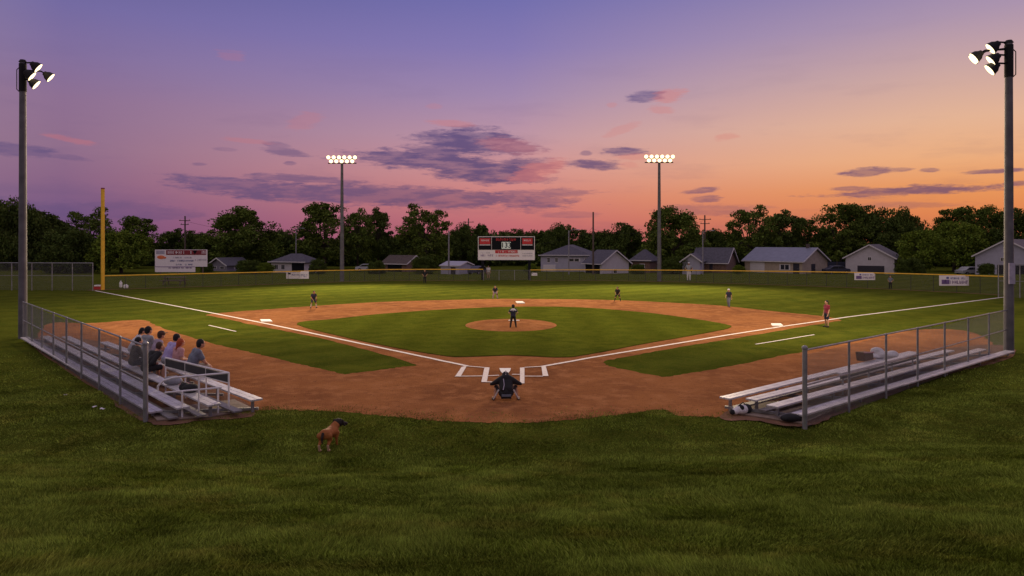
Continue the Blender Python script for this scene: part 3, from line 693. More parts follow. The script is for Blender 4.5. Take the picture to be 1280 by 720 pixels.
spec(se, 190.5, 'spectator in black shirt sitting on the second bench row', seatpose(.15,'lap'), 'cloth_black', 'cloth_black', 1.60, turn=.25, hair='hair_brown', arm='long')
spec(se, 174, 'spectator in dark olive jacket behind the fence on second row', seatpose(.03), 'cloth_olive', 'cloth_black', 1.66, arm='long')

# things on and beside the bleachers
q = on_bench(se, 222); b = MB(); b.ball((0,0,.0), (.20,.15,.12)); b.ball((.15,.05,-.02), (.14,.12,.10)); b.capsule((-.1,0,.05), (.1,.1,.08), .05, .04)
o = organic('grey_bag', b, 'cloth_grey', None, .02); o.location = (q.x, q.y, hz+.12); tag(o, 'lumpy grey bag on the second row behind the seated spectators', 'bag')
q = on_bench(fr, 237); b = MB(); b.ball((0,0,0), (.24,.18,.12)); b.ball((-.17,.05,.02), (.14,.14,.12)); o = organic('black_bag', b, 'cloth_black', None, .02); q = on_bench(se, 243, .1); o.location = (q.x, q.y, hz+.10)
tag(o, 'black bag lying on the second bench row near the guard rail', 'bag')
q = on_bench(se, 233, .1); b = MB(); b.capsule((-.15,0,0), (.15,.05,0), .06, .06); b.ball((0,.05,.03), (.12,.1,.06)); o = organic('pink_towel', b, 'cloth_pink', None, .018); q = G(231,484,.2); o.location = (q.x, q.y, .24)
tag(o, 'crumpled pink towel on the foot board under the guard rail', 'towel')
q = G(1101,449,hz); b = MB()
for i in range(7): b.ball((random.uniform(-.35,.35), random.uniform(-.12,.12), random.uniform(.02,.12)), (random.uniform(.14,.24), random.uniform(.1,.16), random.uniform(.06,.14)))
b.ball((-.05,0,.2), (.16,.1,.12)); o = organic('towel_heap', b, 'cloth_white', None, .02, it=2); o.location = (q.x, q.y+.1, hz+.04); o.rotation_euler.z = R(-20); o.scale = (1.3,1.1,1.05); tag(o, 'crumpled pale cloth heap on the front plank of the right bleachers', 'cloth')
q = G(1083,451,hz); o = thing('brown_bag', 'open brown bag next to the pale cloth on the right bleachers', 'bag', (q.x, q.y+.05, hz+.02), R(40))
b = MB(); b.prism([(-.35,-.14,0),(.30,-.14,0),(.24,-.14,.24),(-.45,-.14,.30)], (0,.28,0)); b.build('bag_body', 'leather', o, bevel=.03)
b = MB(); b.path([(-.45,-.15,.30),(-.2,-.16,.27),(.24,-.15,.24)], .022); b.build('bag_rim', 'cloth_pink', o)
q = G(927,519); o = thing('sports_bag', 'white and black gear bag on the ground under the right bleachers', 'bag', (q.x, q.y, .03), R(20))
b = MB(); b.ball((0,0,.11), (.20,.13,.12)); b.ball((-.18,0,.08), (.10,.1,.08)); organic('bag_body', b, 'cloth_white', o, .018)
b = MB(); b.ball((.16,.02,.11), (.13,.14,.12)); b.ball((-.05,-.06,.17), (.06,.08,.07)); b.ball((-.27,0,.07), (.07,.08,.07)); organic('flap', b, 'cloth_black', o, .018)
MB().path([(-.12,-.02,.2),(0,-.05,.29),(.12,0,.21)], .012).build('strap', 'cloth_black', o)
q = G(994,530); b = MB(); b.ball((0,0,.08), (.22,.14,.10)); b.ball((.18,.04,.06), (.12,.1,.07)); b.ball((-.15,0,.07), (.1,.12,.07)); o = organic('black_bag', b, 'cloth_black', None, .018); o.location = (q.x-.05, q.y+.1, .04)
tag(o, 'flat black bag beside the near post of the right fence', 'bag')
# small white things by the left foul pole
for px, py, w, h, m, l in ((151,359.3,.13,.62,'plastic_white','upright white bottle jug on the dirt right of the foul pole'),(157.3,360.2,.2,.36,'plastic_white','squat white bucket right of the upright jug')):
    q = G(px, py); o = thing('water_jug', l, 'jug', q); MB().lathe([(.001,0),(w*.9,0),(w,.05),(w,h*.7),(w*.5,h*.85),(w*.45,h*.9),(.001,h*.9)], 16).build('jug_body', m, o, smooth=True); MB().tube((0,0,h*.9), (0,0,h), w*.5, n=12).build('lid', 'plastic_white', o)
q = G(122.3,361.8); o = thing('cooler', 'small red cooler with white lid between tall fence and foul pole', 'cooler', q); MB().box((0,0,.13), (.55,.35,.25)).build('box', 'plastic_red', o, bevel=.02); MB().box((0,0,.33), (.50,.34,.13)).build('lid', 'plastic_white', o, bevel=.03)

for px, py, w_, l in ((82,494,.05,'small white paper scrap on the grass left of the left fence'),(118,509,.07,'crumpled white paper scrap on the grass below the left fence'),(128,511.5,.08,'flat torn white paper scrap right of the crumpled one')):
    q = G(px, py)
    for _ in range(6): q = G(px, py, gzf(q.x, q.y)+.05)
    b = MB(); r_ = random.Random(int(px)); n = 5; vs = [(w_*(i/(n-1)-.5)*1.4, w_*(j/(n-1)-.5), r_.uniform(0,.035)) for j in range(n) for i in range(n)]
    b.add(vs, [(j*n+i, j*n+i+1, (j+1)*n+i+1, (j+1)*n+i) for j in range(n-1) for i in range(n-1)]); o = b.build('paper_scrap', 'sign_white'); o.location = (q.x, q.y, q.z); m_ = o.modifiers.new('thick', 'SOLIDIFY'); m_.thickness = .002
    tag(o, l, 'litter', 'paper scraps on the grass')
# ---------------------------------------------------------------- dog
def dog():
    p = G(411, 555); o = thing('dog', 'brown dog with black head standing on the grass', 'dog', (p.x, p.y, gzf(p.x, p.y)), R(-12)); o.scale = (1.15,.76,.93)
    b = MB(); b.capsule((0,-.22,.37), (0,.0,.355), .105, .098); b.capsule((0,0,.355), (0,.22,.35), .098, .118); b.ball((0,.24,.33), (.105,.12,.14)); b.ball((0,-.25,.36), (.10,.10,.115))
    b.capsule((0,.26,.38), (.03,.36,.47), .095, .08)
    for sx in (-1,1):
        y0 = -.25+.03*sx; b.capsule((sx*.065,y0,.33), (sx*.075,y0+.07,.23), .078, .045); b.capsule((sx*.075,y0+.07,.23), (sx*.075,y0-.06,.135), .04, .024); b.capsule((sx*.075,y0-.06,.135), (sx*.075,y0-.035,.03), .023, .019); b.capsule((sx*.075,y0-.035,.02), (sx*.075,y0+.02,.018), .022, .022)
        y1 = .24+.03*sx; b.capsule((sx*.07,y1,.30), (sx*.07,y1-.03,.20), .055, .036); b.capsule((sx*.07,y1-.03,.20), (sx*.07,y1,.03), .03, .020); b.capsule((sx*.07,y1,.02), (sx*.07,y1+.04,.018), .022, .022)
    organic('body', b, 'fur_brown', o, .013)
    hd = V3((.06,.41,.50)); b = MB(); b.ball(hd, (.098,.105,.095)); b.capsule(hd+V3((.03,.05,-.02)), hd+V3((.10,.12,-.045)), .056, .042); b.ball(hd+V3((.125,.145,-.035)), (.018,.016,.016))
    organic('head', b, 'fur_black', o, .012)
    for sx in (-1,1): b = MB(); b.capsule(hd+V3((sx*.075,-.02,.05)), hd+V3((sx*.115,.0,-.06)), .030, .022); organic('ear', b, 'fur_black', o, .010)
    b = MB(); pts = [(0,-.34,.40),(0,-.39,.33),(.0,-.395,.24),(0,-.37,.18)]
    for (a, c, r1, r2) in zip(pts[:-1], pts[1:], (.028,.024,.019), (.024,.019,.012)): b.capsule(a, c, r1, r2)
    organic('tail', b, 'fur_black', o, .010)
    for sx in (-1,1):
        y0 = -.25+.03*sx; b = MB(); b.capsule((sx*.075,y0-.06,.13), (sx*.075,y0-.035,.03), .0265, .023); b.capsule((sx*.075,y0-.035,.02), (sx*.075,y0+.02,.018), .025, .025); organic('sock_marking', b, 'fur_pale', o, .010)
dog()

# ---------------------------------------------------------------- trees
def leaf_crown(name, W, Hc, z0, n_clump, n_leaf, size, seed, m, gap=.75, top_sharp=0.0):
    r = np.random.default_rng(seed)
    # big lobes first, clumps sit on the lobes: uneven outline with gaps
    nl = r.integers(13, 19); lob = []
    for i in range(nl):
        a = 2.4*i+r.uniform(-.5,.5); t = (i+r.uniform(0,1))/nl
        zz = z0+Hc*(.14+.74*t); wr = W/2*.74*math.sqrt(max(.03, 1-((t-.36)/.70)**2))*r.uniform(.72,1.12)
        lob.append((math.cos(a)*wr, math.sin(a)*wr, zz, W*r.uniform(.10,.19)))
    lob.append((r.uniform(-.1,.1)*W, 0, z0+Hc*.80, W*.2)); lob.append((0, 0, z0+Hc*.42, W*.33)); lob.append((r.uniform(-.2,.2)*W, 0, z0+Hc*.30, W*.30))
    cl = []
    for i in range(n_clump):
        L = lob[r.integers(0, len(lob))]; d = r.normal(size=3); d /= np.linalg.norm(d); rad = L[3]*r.uniform(gap, 1.12)
        c = np.array([L[0]+d[0]*rad, L[1]+d[1]*rad, L[2]+d[2]*rad*.85]); c[2] = max(c[2], z0+.3)
        cl.append((c, r.uniform(.05,.13)*W, r.uniform(.75,1.3)))
    V = []; T = []; per = n_leaf//n_clump
    for c, rad, tint in cl:
        d = r.normal(size=(per,3)); d /= np.linalg.norm(d, axis=1)[:,None]; rr = rad*(r.random(per)**.45)
        q = c+d*rr[:,None]*np.array([1.15,1.15,.75]); u = r.normal(size=(per,3)); u /= np.linalg.norm(u, axis=1)[:,None]; w = np.cross(u, r.normal(size=(per,3))); w /= np.linalg.norm(w, axis=1)[:,None]
        s = size*r.uniform(.6,1.4,(per,1)); V.append(np.stack([q-u*s, q-w*s*.55, q+u*s, q+w*s*.55], 1)); tt = tint*r.uniform(.7,1.3,per); T.append(np.stack([tt*r.uniform(.9,1.15,per), tt, tt*r.uniform(.8,1.1,per), np.ones(per)], 1))
    V = np.concatenate(V); T = np.concatenate(T); n = len(V)
    me = bpy.data.meshes.new(name); me.vertices.add(n*4); me.vertices.foreach_set('co', V.ravel()); me.loops.add(n*4); me.loops.foreach_set('vertex_index', np.arange(n*4, dtype=np.int32))
    me.polygons.add(n); me.polygons.foreach_set('loop_start', np.arange(0, n*4, 4, dtype=np.int32)); me.update(calc_edges=True)
    a = me.color_attributes.new('tint', 'FLOAT_COLOR', 'POINT'); a.data.foreach_set('color', np.repeat(T, 4, 0).ravel().astype(np.float32)); me.materials.append(MATS[m])
    return me, lob
def tree_proto(W, Ht, seed, m, low=.16, n_clump=120, n_leaf=9000, size=.24, gap=.75):
    me, lob = leaf_crown('crown', W, Ht*(1-low)*.97, Ht*low, n_clump, n_leaf, size, seed, m, gap)
    r = random.Random(seed); b = MB(); top = Ht*.55; pts = [V3((0,0,-.3)), V3((r.uniform(-.15,.15),0,Ht*.15)), V3((r.uniform(-.3,.3),0,Ht*.35)), V3((r.uniform(-.3,.3),0,top))]; rad = [W*.035, W*.027, W*.02, W*.010]
    for i in range(3): b.tube(pts[i], pts[i+1], rad[i], rad[i+1], 10)
    for L in lob:
        s0 = pts[1].lerp(pts[3], r.uniform(.1,.8)); mid = s0.lerp(V3(L[:3]), .5)+V3((0,0,-.3)); b.tube(s0, mid, W*.011, W*.007, 7); b.tube(mid, V3(L[:3]), W*.007, W*.003, 7)
        for k in range(2): b.tube(mid, V3(L[:3])+V3((r.uniform(-1,1),r.uniform(-1,1),r.uniform(-.2,1)))*L[3]*.8, W*.004, W*.0015, 5)
    return me, b.mesh('trunk')
protos = []
for (W, Ht, sd, m, low, nc, nl, sz, gap) in ((14,14,11,'leaf_mid',.05,190,19000,.25,.6), (11,14.5,12,'leaf_mid',.05,140,13500,.25,.65), (13,12,13,'leaf_dark',.04,190,20000,.26,.5), (9,13,14,'leaf_dark',.05,100,9000,.24,.7),
                                       (10,8.5,15,'leaf_bright',.05,170,18000,.20,.5), (16,11,16,'leaf_dark',.03,230,24000,.27,.5), (12,15,17,'leaf_mid',.05,110,9500,.25,.8), (13,8,18,'leaf_dark',.02,190,20000,.24,.5)):
    cm, tm = tree_proto(W, Ht, sd, m, low, nc, nl, sz, gap); tm.materials.append(MATS['bark']); protos.append((W, Ht, cm, tm))
def tree(px, top_y, wpx, D, k, label, rz=None):
    zg = gzf((px-640)/F*D, D); top = P(px, top_y, D); W, Ht, cm, tm = protos[k]; sz = (top.z-zg)/Ht; sx = wpx*.96/F*D/W
    o = thing('tree', label, 'tree', (top.x, D, zg), rz if rz is not None else random.uniform(0, 6.28), 'trees beyond the outfield', scale=(sx, sx, sz))
    for n, me in (('crown', cm), ('trunk', tm)):
        c = bpy.data.objects.new(n, me); C.objects.link(c); c.parent = o
TR = [
 (-22,255,95,150,0,'big dark tree at the left edge, left of the light pole'),
 (22,256,80,142,5,'broad dark tree just behind the left light pole'),
 (62,264,70,150,2,'dark rounded tree between the light pole and the yellow foul pole'),
 (112,253,62,158,6,'tall open crowned tree directly behind the yellow foul pole'),
 (86,290,75,128,7,'low dark tree behind the tall chain link fence'),
 (152,288,70,126,4,'brighter green low tree right of the foul pole'),
 (172,266,62,150,1,'tall dark tree above the left edge of the billboard'),
 (217,283,36,165,3,'small distant tree above the billboard, left of its utility pole'),
 (246,288,44,165,2,'low distant tree above the right half of the billboard'),
 (303,258,96,146,0,'large domed tree between the billboard and the white house'),
 (270,296,60,158,7,'low dark tree behind the small grey house'),
 (356,290,44,165,7,'low dark tree behind the roof of the white bungalow'),
 (406,249,82,142,1,'tall full tree directly left of the left far light pole'),
 (447,254,46,146,6,'leafy tree immediately right of the left far light pole'),
 (473,256,46,152,3,'narrow ragged tree between the far light pole and the tallest centre tree'),
 (532,249,76,142,6,'tall ragged tree left of the thin grey pole and scoreboard'),
 (498,298,70,160,7,'dark low tree behind the brown roofed cottage'),
 (575,284,50,160,5,'low dark tree just left of the scoreboard'),
 (606,290,44,175,7,'distant low tree above the left half of the scoreboard'),
 (640,286,46,175,2,'distant low tree above the middle of the scoreboard'),
 (670,291,40,172,7,'distant low tree above the right edge of the scoreboard'),
 (694,284,50,165,5,'dark tree behind the big white house, left of its ridge'),
 (714,278,22,168,3,'small pointed distant tree above the ridge of the big white house'),
 (736,287,48,168,2,'low distant tree behind the dark wooden utility pole'),
 (762,291,50,165,7,'low dark tree above the white gabled house'),
 (784,278,52,160,2,'rounded dark tree left of the right far light pole'),
 (840,257,86,140,0,'large dense tree directly behind the right far light pole'),
 (892,290,56,162,7,'low dark tree behind the dark roofed house with pale gable'),
 (938,250,72,148,6,'tall tree behind the left end of the metal roofed building'),
 (980,258,56,152,3,'ragged tree behind the middle of the metal roofed building'),
 (1006,268,44,156,1,'thin tree behind the right end of the metal roofed building'),
 (1050,249,72,148,1,'tallest dark tree left of the white garage'),
 (1092,256,72,150,2,'broad dark tree above the white garage roof'),
 (1132,266,56,158,5,'dark tree behind and above the two bright trees'),
 (1156,287,66,122,4,'bright green round tree in front, right of the white garage'),
 (1192,276,72,132,4,'brighter green tree between the garage and the right light pole'),
 (1196,254,70,158,1,'tall dark tree rising behind the bright green trees'),
 (1240,256,62,155,0,'dark tree just left of the right light pole'),
 (1284,260,76,150,2,'dark tree at the right edge, behind the pale gable'),
 (1330,262,90,150,0,'dark tree beyond the right edge of the pale gabled house'),
]
for t in TR: tree(*t)
for px, ty, w, D_, k, l in ((333,328,22,121,4,'low green shrub at the left corner of the white bungalow'),(398,325,24,121,7,'dark shrub at the right corner of the white bungalow'),(312,326,34,122,7,'dark shrub between the small grey house and the white bungalow'),
  (258,330,18,124,7,'dark shrub at the left side of the small grey house'),(470,327,26,124,7,'dark shrub left of the brown roofed cottage'),(529,322,34,124,5,'wide dark shrub right of the brown roofed cottage'),(663,329,18,121,4,'small shrub left of the large white house'),
  (797,331,20,120,7,'small dark shrub in front of the brown hipped house'),(843,322,40,124,5,'wide dark bush under the big tree by the right far light pole'),(924,331,16,118,4,'small round shrub left of the metal roofed building'),(1137,324,36,118,7,'dark bush at the right corner of the white garage house'),(1232,330,22,103,7,'dark shrub in front of the pale gabled house')):
    n0 = len(C.objects); tree(px, ty, w, D_, k, l)
    for ob in list(C.objects)[n0:]:
        if ob.type == 'EMPTY': ob.name = 'shrub'; ob['category'] = 'shrub'; ob['group'] = 'shrubs round the far houses'
# low undergrowth that reads as one dark mass behind the houses
b_me, _ = leaf_crown('undergrowth', 11, 4.6, -.5, 90, 7000, .32, 77, 'leaf_dark', .4)
def undergrowth():
    V = []; T = []; base = np.zeros(len(b_me.vertices)*3); b_me.vertices.foreach_get('co', base); base = base.reshape(-1,3); tc = np.zeros(len(b_me.vertices)*4); b_me.color_attributes['tint'].data.foreach_get('color', tc)
    xsx = np.arange(-150, 165, 5.0)
    for i, x in enumerate(xsx):
        yy = 168+rng.uniform(-6,6); s = rng.uniform(.9,1.4); V.append(base*np.array([s,s,s*rng.uniform(.9,1.4)])+np.array([x,yy,-1.5])); T.append(tc)
    V = np.concatenate(V); T = np.concatenate(T); n = len(V)//4
    me = bpy.data.meshes.new('undergrowth'); me.vertices.add(n*4); me.vertices.foreach_set('co', V.ravel()); me.loops.add(n*4); me.loops.foreach_set('vertex_index', np.arange(n*4, dtype=np.int32))
    me.polygons.add(n); me.polygons.foreach_set('loop_start', np.arange(0, n*4, 4, dtype=np.int32)); me.update(calc_edges=True)
    a = me.color_attributes.new('tint', 'FLOAT_COLOR', 'POINT'); a.data.foreach_set('color', T.astype(np.float32)); me.materials.append(MATS['leaf_dark'])
    o = bpy.data.objects.new('undergrowth', me); C.objects.link(o); tag(o, 'dark undergrowth forming one mass under the far trees', 'undergrowth', kind='stuff')
undergrowth()

# ---------------------------------------------------------------- houses
def house(label, pl, pc, pr, D, th, eave, ridge, gable, wallm, roofm, oL=(), oR=(), chimney=None, zg=None, over=.45, cat='house'):
    """pl / pc / pr: pixel columns of left end, near corner, right end; th: yaw; eave, ridge: pixel rows at the near corner"""
    th = R(th); c, s = math.cos(th), math.sin(th); Cx = (pc-640)/F*D; zg = gzf(Cx, D) if zg is None else zg
    kl, kr = (pl-640)/F, (pr-640)/F; L = (Cx-kl*D)/(kl*s+c); W = (kr*D-Cx)/(s-kr*c) if abs(s-kr*c) > 1e-3 else 8
    W = min(max(W, 5), 22); L = min(max(L, 3), 26)
    ze = H0-(eave-YH)/F*D-zg; zr = H0-(ridge-YH)/F*(D+ (W/2*c if gable == 'right' else L/2*s))-zg
    o = thing('house', label, cat, (Cx, D, zg)); 
    q = lambda a, b_, z: V3((-a*c+b_*s, a*s+b_*c, z))
    b = MB()
    if gable == 'right':   # ridge parallel to the left wall, gable on the right wall
        b.prism([q(0,0,-.3), q(0,W,-.3), q(0,W,ze), q(0,W/2,zr-.12), q(0,0,ze)], q(L,0,0))
        sl = (zr-ze)/(W/2); pr_ = [q(-over,-over,ze-over*sl), q(-over,W/2,zr), q(-over,W+over,ze-over*sl), q(-over,W+over,ze-over*sl+.16), q(-over,W/2,zr+.16), q(-over,-over,ze-over*sl+.16)]; ext = q(L+2*over,0,0)
    elif gable == 'left':
        b.prism([q(0,0,-.3), q(L,0,-.3), q(L,0,ze), q(L/2,0,zr-.12), q(0,0,ze)], q(0,W,0))
        sl = (zr-ze)/(L/2); pr_ = [q(-over,-over,ze-over*sl), q(L/2,-over,zr), q(L+over,-over,ze-over*sl), q(L+over,-over,ze-over*sl+.16), q(L/2,-over,zr+.16), q(-over,-over,ze-over*sl+.16)]; ext = q(0,W+2*over,0)
    else:
        b.prism([q(0,0,-.3), q(L,0,-.3), q(L,W,-.3), q(0,W,-.3)], (0,0,ze+.3))
    b.build('wall', wallm, o); b = MB()
    if gable in ('right','left'):
        b.prism(pr_, ext); rf = b.build('roof', roofm, o)
        f = MB()  # white barge boards on the visible gable
        if gable == 'right': k = [q(-over-.04,-over,ze-over*sl), q(-over-.04,W/2,zr), q(-over-.04,W+over,ze-over*sl)]
        else: k = [q(-over,-over-.04,ze-over*sl), q(L/2,-over-.04,zr), q(L+over,-over-.04,ze-over*sl)]
        f.bar(k[0]+V3((0,0,.06)), k[1]+V3((0,0,.06)), .05, .2); f.bar(k[1]+V3((0,0,.06)), k[2]+V3((0,0,.06)), .05, .2); f.build('barge_board', 'trim_white', rf)
    else:
        i = min(L, W)/2; A = [q(-over,-over,ze), q(L+over,-over,ze), q(L+over,W+over,ze), q(-over,W+over,ze)]
        T = [q(i,W/2,zr), q(L-i,W/2,zr)] if L > W else [q(L/2,i,zr), q(L/2,W-i,zr)]
        lo = [v-V3((0,0,.15)) for v in A]
        if L > W: F_ = [(0,1,5,4),(1,2,5),(2,3,4,5),(3,0,4)]
        else: F_ = [(0,1,4),(1,2,5,4),(2,3,5),(3,0,4,5)]
        b.add(A+T+lo, F_+[(0,6,7,1),(1,7,8,2),(2,8,9,3),(3,9,6,0),(9,8,7,6)]); rf = b.build('roof', roofm, o)
    # fascia gutter along the long eave
    f = MB(); 
    if gable != 'left': f.bar(q(-over,-over-.03,ze-(over*sl if gable == 'right' else 0)+.05), q(L+over,-over-.03,ze-(over*sl if gable == 'right' else 0)+.05), .06, .14); f.build('gutter', 'trim_white', rf)
    def opening(kind, u0, u1, z0, z1, side):
        n = q(0,-1,0) if side == 'L' else q(-1,0,0)
        def pt(u, z, d=0): return (q(L*(1-u),0,z) if side == 'L' else q(0,W*u,z))+n*d
        Hh = ze; z0 *= Hh; z1 *= Hh
        def slab(nm, u0, u1, z0, z1, d0, d1, m, par): return MB().prism([pt(u0,z0,d0), pt(u1,z0,d0), pt(u1,z1,d0), pt(u0,z1,d0)], n*(d1-d0)).build(nm, m, par)
        if kind == 'win':
            fr_ = slab('window', u0, u1, z0, z1, -.02, .05, 'trim_white', o); dx = (u1-u0)*.12; dz = (z1-z0)*.1; um = (u0+u1)/2
            slab('pane', u0+dx, um-dx*.3, z0+dz, z1-dz, .0, .065, 'glass_dark', fr_); slab('pane', um+dx*.3, u1-dx, z0+dz, z1-dz, .0, .065, 'glass_dark', fr_)
        elif kind in ('garage','garage_dark'):
            m = 'trim_white' if kind == 'garage' else 'door_dark'; g_ = slab('garage_door', u0, u1, z0, z1, -.02, .05, m, o)
            for i in range(4): slab('door_panel', u0+(u1-u0)*.02, u1-(u1-u0)*.02, z0+(z1-z0)*(i+.08)/4, z0+(z1-z0)*(i+.92)/4, 0, .075, m, g_)
        elif kind == 'door': d_ = slab('door', u0, u1, z0, z1, -.02, .06, 'door_dark', o); slab('handle', u0+(u1-u0)*.8, u0+(u1-u0)*.88, (z0+z1)/2-.05, (z0+z1)/2+.05, .06, .12, 'galvanised', d_)
        elif kind == 'porch': slab('porch_shade_slab', u0, u1, z0, z1, -.02, .04, 'sign_black', o)  # flat black slab on the wall; the porch's inner shade is its colour
    for k in oL: opening(*k, 'L')
    for k in oR: opening(*k, 'R')
    if chimney: a, b_, m = chimney; MB().box(q(L*a, W*b_, zr+.1), (.5,.5,1.4), -th).build('chimney', m, rf)
    return o
house('small grey house with white gable trim right of the billboard', 262, 284, 300, 134, 32, 331.5, 323, 'left', 'wall_dark_grey', 'roof_slate', oL=[('win',.2,.4,.35,.8),('win',.6,.85,.35,.8)], oR=[('win',.3,.7,.3,.7)])
house('white bungalow with grey roof and dark porch behind the white banner', 339, 381, 396, 126, 20, 328.0, 317.2, 'hip', 'wall_white', 'roof_slate', oL=[('win',.10,.22,.3,.8),('win',.30,.42,.3,.8),('porch',.62,.98,-.1,.95)])
house('dark cottage with brown roof left of centre under the trees', 479, 508, 521, 132, 28, 329, 320, 'right', 'wall_brick', 'roof_brown', oL=[('porch',.2,.8,-.1,.9)])
house('pale lilac shed with low roof left of the scoreboard', 551, 574, 581, 122, 25, 332.5, 327.6, 'right', 'wall_pale_blue', 'wall_pale_blue', oL=[('door',.55,.8,.0,.85)], cat='shed', over=.2)
house('large white two storey house with dark hipped roof', 676, 738, 752, 133, 10, 319.5, 306.2, 'hip', 'wall_pale_blue', 'roof_slate', oL=[('win',.13,.19,.55,.88),('win',.29,.35,.55,.88),('win',.55,.80,.62,.82),('garage',.05,.30,.0,.42),('win',.88,.97,.5,.85)])
# the white gable: long roof runs off to the left
house('white gabled house with dark roof right of the large white house', 731, 752, 786, 124, 62, 328.5, 313.5, 'right', 'wall_white', 'roof_slate', oL=[('porch',.05,.9,-.1,.85)], oR=[('win',.42,.56,.0,.45)])
house('small brown house with pointed hipped roof left of the far light pole', 789, 812, 822, 128, 30, 326, 312, 'hip', 'wall_brick', 'roof_slate', oL=[('win',.45,.75,.2,.75)])
house('house with dark roof behind the person in white trousers', 866, 908, 920, 128, 32, 327.5, 310.5, 'right', 'wall_brick', 'roof_slate', oL=[('win',.1,.25,.3,.75),('door',.5,.6,0,.8)])
house('low annex with pale gable left of the dark roofed house', 858, 875, 884, 122, 20, 326, 318, 'left', 'wall_pale_blue', 'roof_slate', oL=[('win',.3,.6,.1,.5)])
house('long beige building with bluish metal roof and white garage doors', 931, 1003, 1034, 124, 50, 326.5, 310.5, 'right', 'wall_beige', 'roof_metal', oL=[('garage',.10,.36,-.05,.86),('win',.62,.80,.25,.72),('door',.85,.95,.0,.8)], oR=[('door',.35,.5,0,.75)], chimney=(.12,.5,'roof_brown'))
house('white garage house with wide dark garage door', 1057, 1118, 1128, 122, 36, 322.5, 306.5, 'left', 'wall_white', 'roof_slate', oL=[('garage_dark',.25,.80,-.1,.50),('win',.46,.54,.82,1.05)])
house('pale gabled house half hidden behind the right light pole', 1219, 1300, 1320, 108, 42, 320, 300, 'left', 'wall_pale_blue', 'roof_slate', oL=[('win',.40,.48,.70,.90),('porch',.35,.95,-.1,.50)])

# ---------------------------------------------------------------- signs
def glyphs(b, x0, x1, z0, z1, y, seed, fill=.8):      # unreadable lettering: small separate strokes
    r = random.Random(seed); x = x0; h = z1-z0
    while x < x1:
        w = h*r.uniform(.25,.7); k = r.random()
        if k < fill:
            b.box((x+w*.2, y, (z0+z1)/2), (w*.28,.01,h)); 
            if r.random() < .7: b.box((x+w*.5, y-.001, z0+h*r.choice((.12,.5,.88))), (w*.6,.01,h*.22))
            if r.random() < .5: b.box((x+w*.8, y-.002, (z0+z1)/2), (w*.26,.01,h*r.uniform(.5,1)))
        x += w*1.25
# billboard
D = 92; A = P(194,311,D); B_ = P(259,340,D); k = D/F
o = thing('billboard', 'large pale sponsor billboard with dark red header behind the left fence', 'billboard', ((A.x+B_.x)/2, D, gzf(A.x, D)))
ox, oz = -(A.x+B_.x)/2, -gzf(A.x, D)
def bx(b, x0, x1, y0, y1, dy=0, dep=.04):
    a = P(x0,y0,D); c = P(x1,y1,D); b.box(((a.x+c.x)/2+ox, dy, (a.z+c.z)/2+oz), (abs(c.x-a.x), dep, abs(a.z-c.z))); return b
b = bx(MB(), 194,259,312,333.3, 0, .12); bx(b, 194,244,333.4,340, 0, .12); b.build('panel', 'sign_white', o)
bx(MB(), 208,258,312.6,318.6,-.075,.02).build('header', 'sign_darkred', o)
def gl(nm, x0, x1, y0, y1, m, seed, fill=.85, dy=-.09):
    a = P(x0,y1,D); c = P(x1,y0,D); b = MB(); glyphs(b, a.x+ox, c.x+ox, a.z+oz, c.z+oz, dy, seed, fill); return b.build(nm, m, o)
gl('header_lettering', 210,240,313.6,317.4,'sign_white',1); gl('header_lettering', 249,257,313.6,317.4,'sign_white',2)
b = MB(); b.prism([tuple(P(241,313,D)+V3((ox,-D-.09,oz))), tuple(P(247,313,D)+V3((ox,-D-.09,oz))), tuple(P(244,318,D)+V3((ox,-D-.09,oz)))], (0,-.01,0)); b.build('arrow_mark', 'sign_black', o)
bx(MB(), 195.5,206,313,317.5,-.075,.02).build('logo_field', 'sign_grey', o)
c = P(201.5,321.5,D); b = MB(); b.ball((c.x+ox,-.075,c.z+oz), (.52,.03,.24), 20); c = P(205.5,322,D); b.ball((c.x+ox,-.075,c.z+oz), (.3,.03,.14), 16); b.build('logo', 'sign_orange', o)
gl('lettering', 217,240,321,322.8,'sign_grey',3); gl('lettering', 213,241,324.8,327,'sign_blue',4); gl('lettering', 216,240,329.6,331.6,'sign_blue',5,.6); gl('lettering', 244,257,323.6,326,'sign_grey',6); gl('lettering', 211,240,333.8,335.6,'sign_purple',7)
bx(MB(), 194.5,243.5,333.1,333.8,-.075,.02).build('divider', 'sign_purple', o)
for px in (200,222,253): a = P(px,340,D); MB().tube((a.x+ox,.14,0), (a.x+ox,.14,a.z+oz+2.8), .09, n=10).build('post', 'wood_pole', o)
# scoreboard
D = 77.5; A = P(597.5,295.5,D); B_ = P(668.5,325,D); ox, oz = -(A.x+B_.x)/2, 0
o = thing('scoreboard', 'black and white scoreboard with red panels on two dark posts', 'scoreboard', ((A.x+B_.x)/2, D, 0))
bx(MB(), 597.5,668.5,295.5,325,.1,.3).build('cabinet', 'sign_white', o)
bx(MB(), 598.3,614.2,296.3,312.2,-.06,.04).build('score_panel', 'sign_black', o); bx(MB(), 614.8,650.6,296.3,312.2,-.06,.04).build('score_panel', 'sign_black', o); bx(MB(), 651.2,667.6,296.3,312.2,-.06,.04).build('score_panel', 'sign_black', o)
for x0, x1, s_ in ((599.4,613,21),(652.8,665.6,22)):
    bx(MB(), x0,x1,297.8,305.2,-.09,.03).build('sponsor_panel', 'sign_red', o); bx(MB(), x0,x1,305.7,306.6,-.09,.03).build('trim_strip', 'sign_white', o); gl('lettering', x0+2,x1-2,299.3,301.6,'sign_white',s_,.95,-.115)
gl('header_lettering', 620,644.5,297.6,301.2,'sign_red',23,.98,-.09)
bx(MB(), 627,638.4,302.4,310.9,-.09,.03).build('clock_panel', 'score_lit', o)
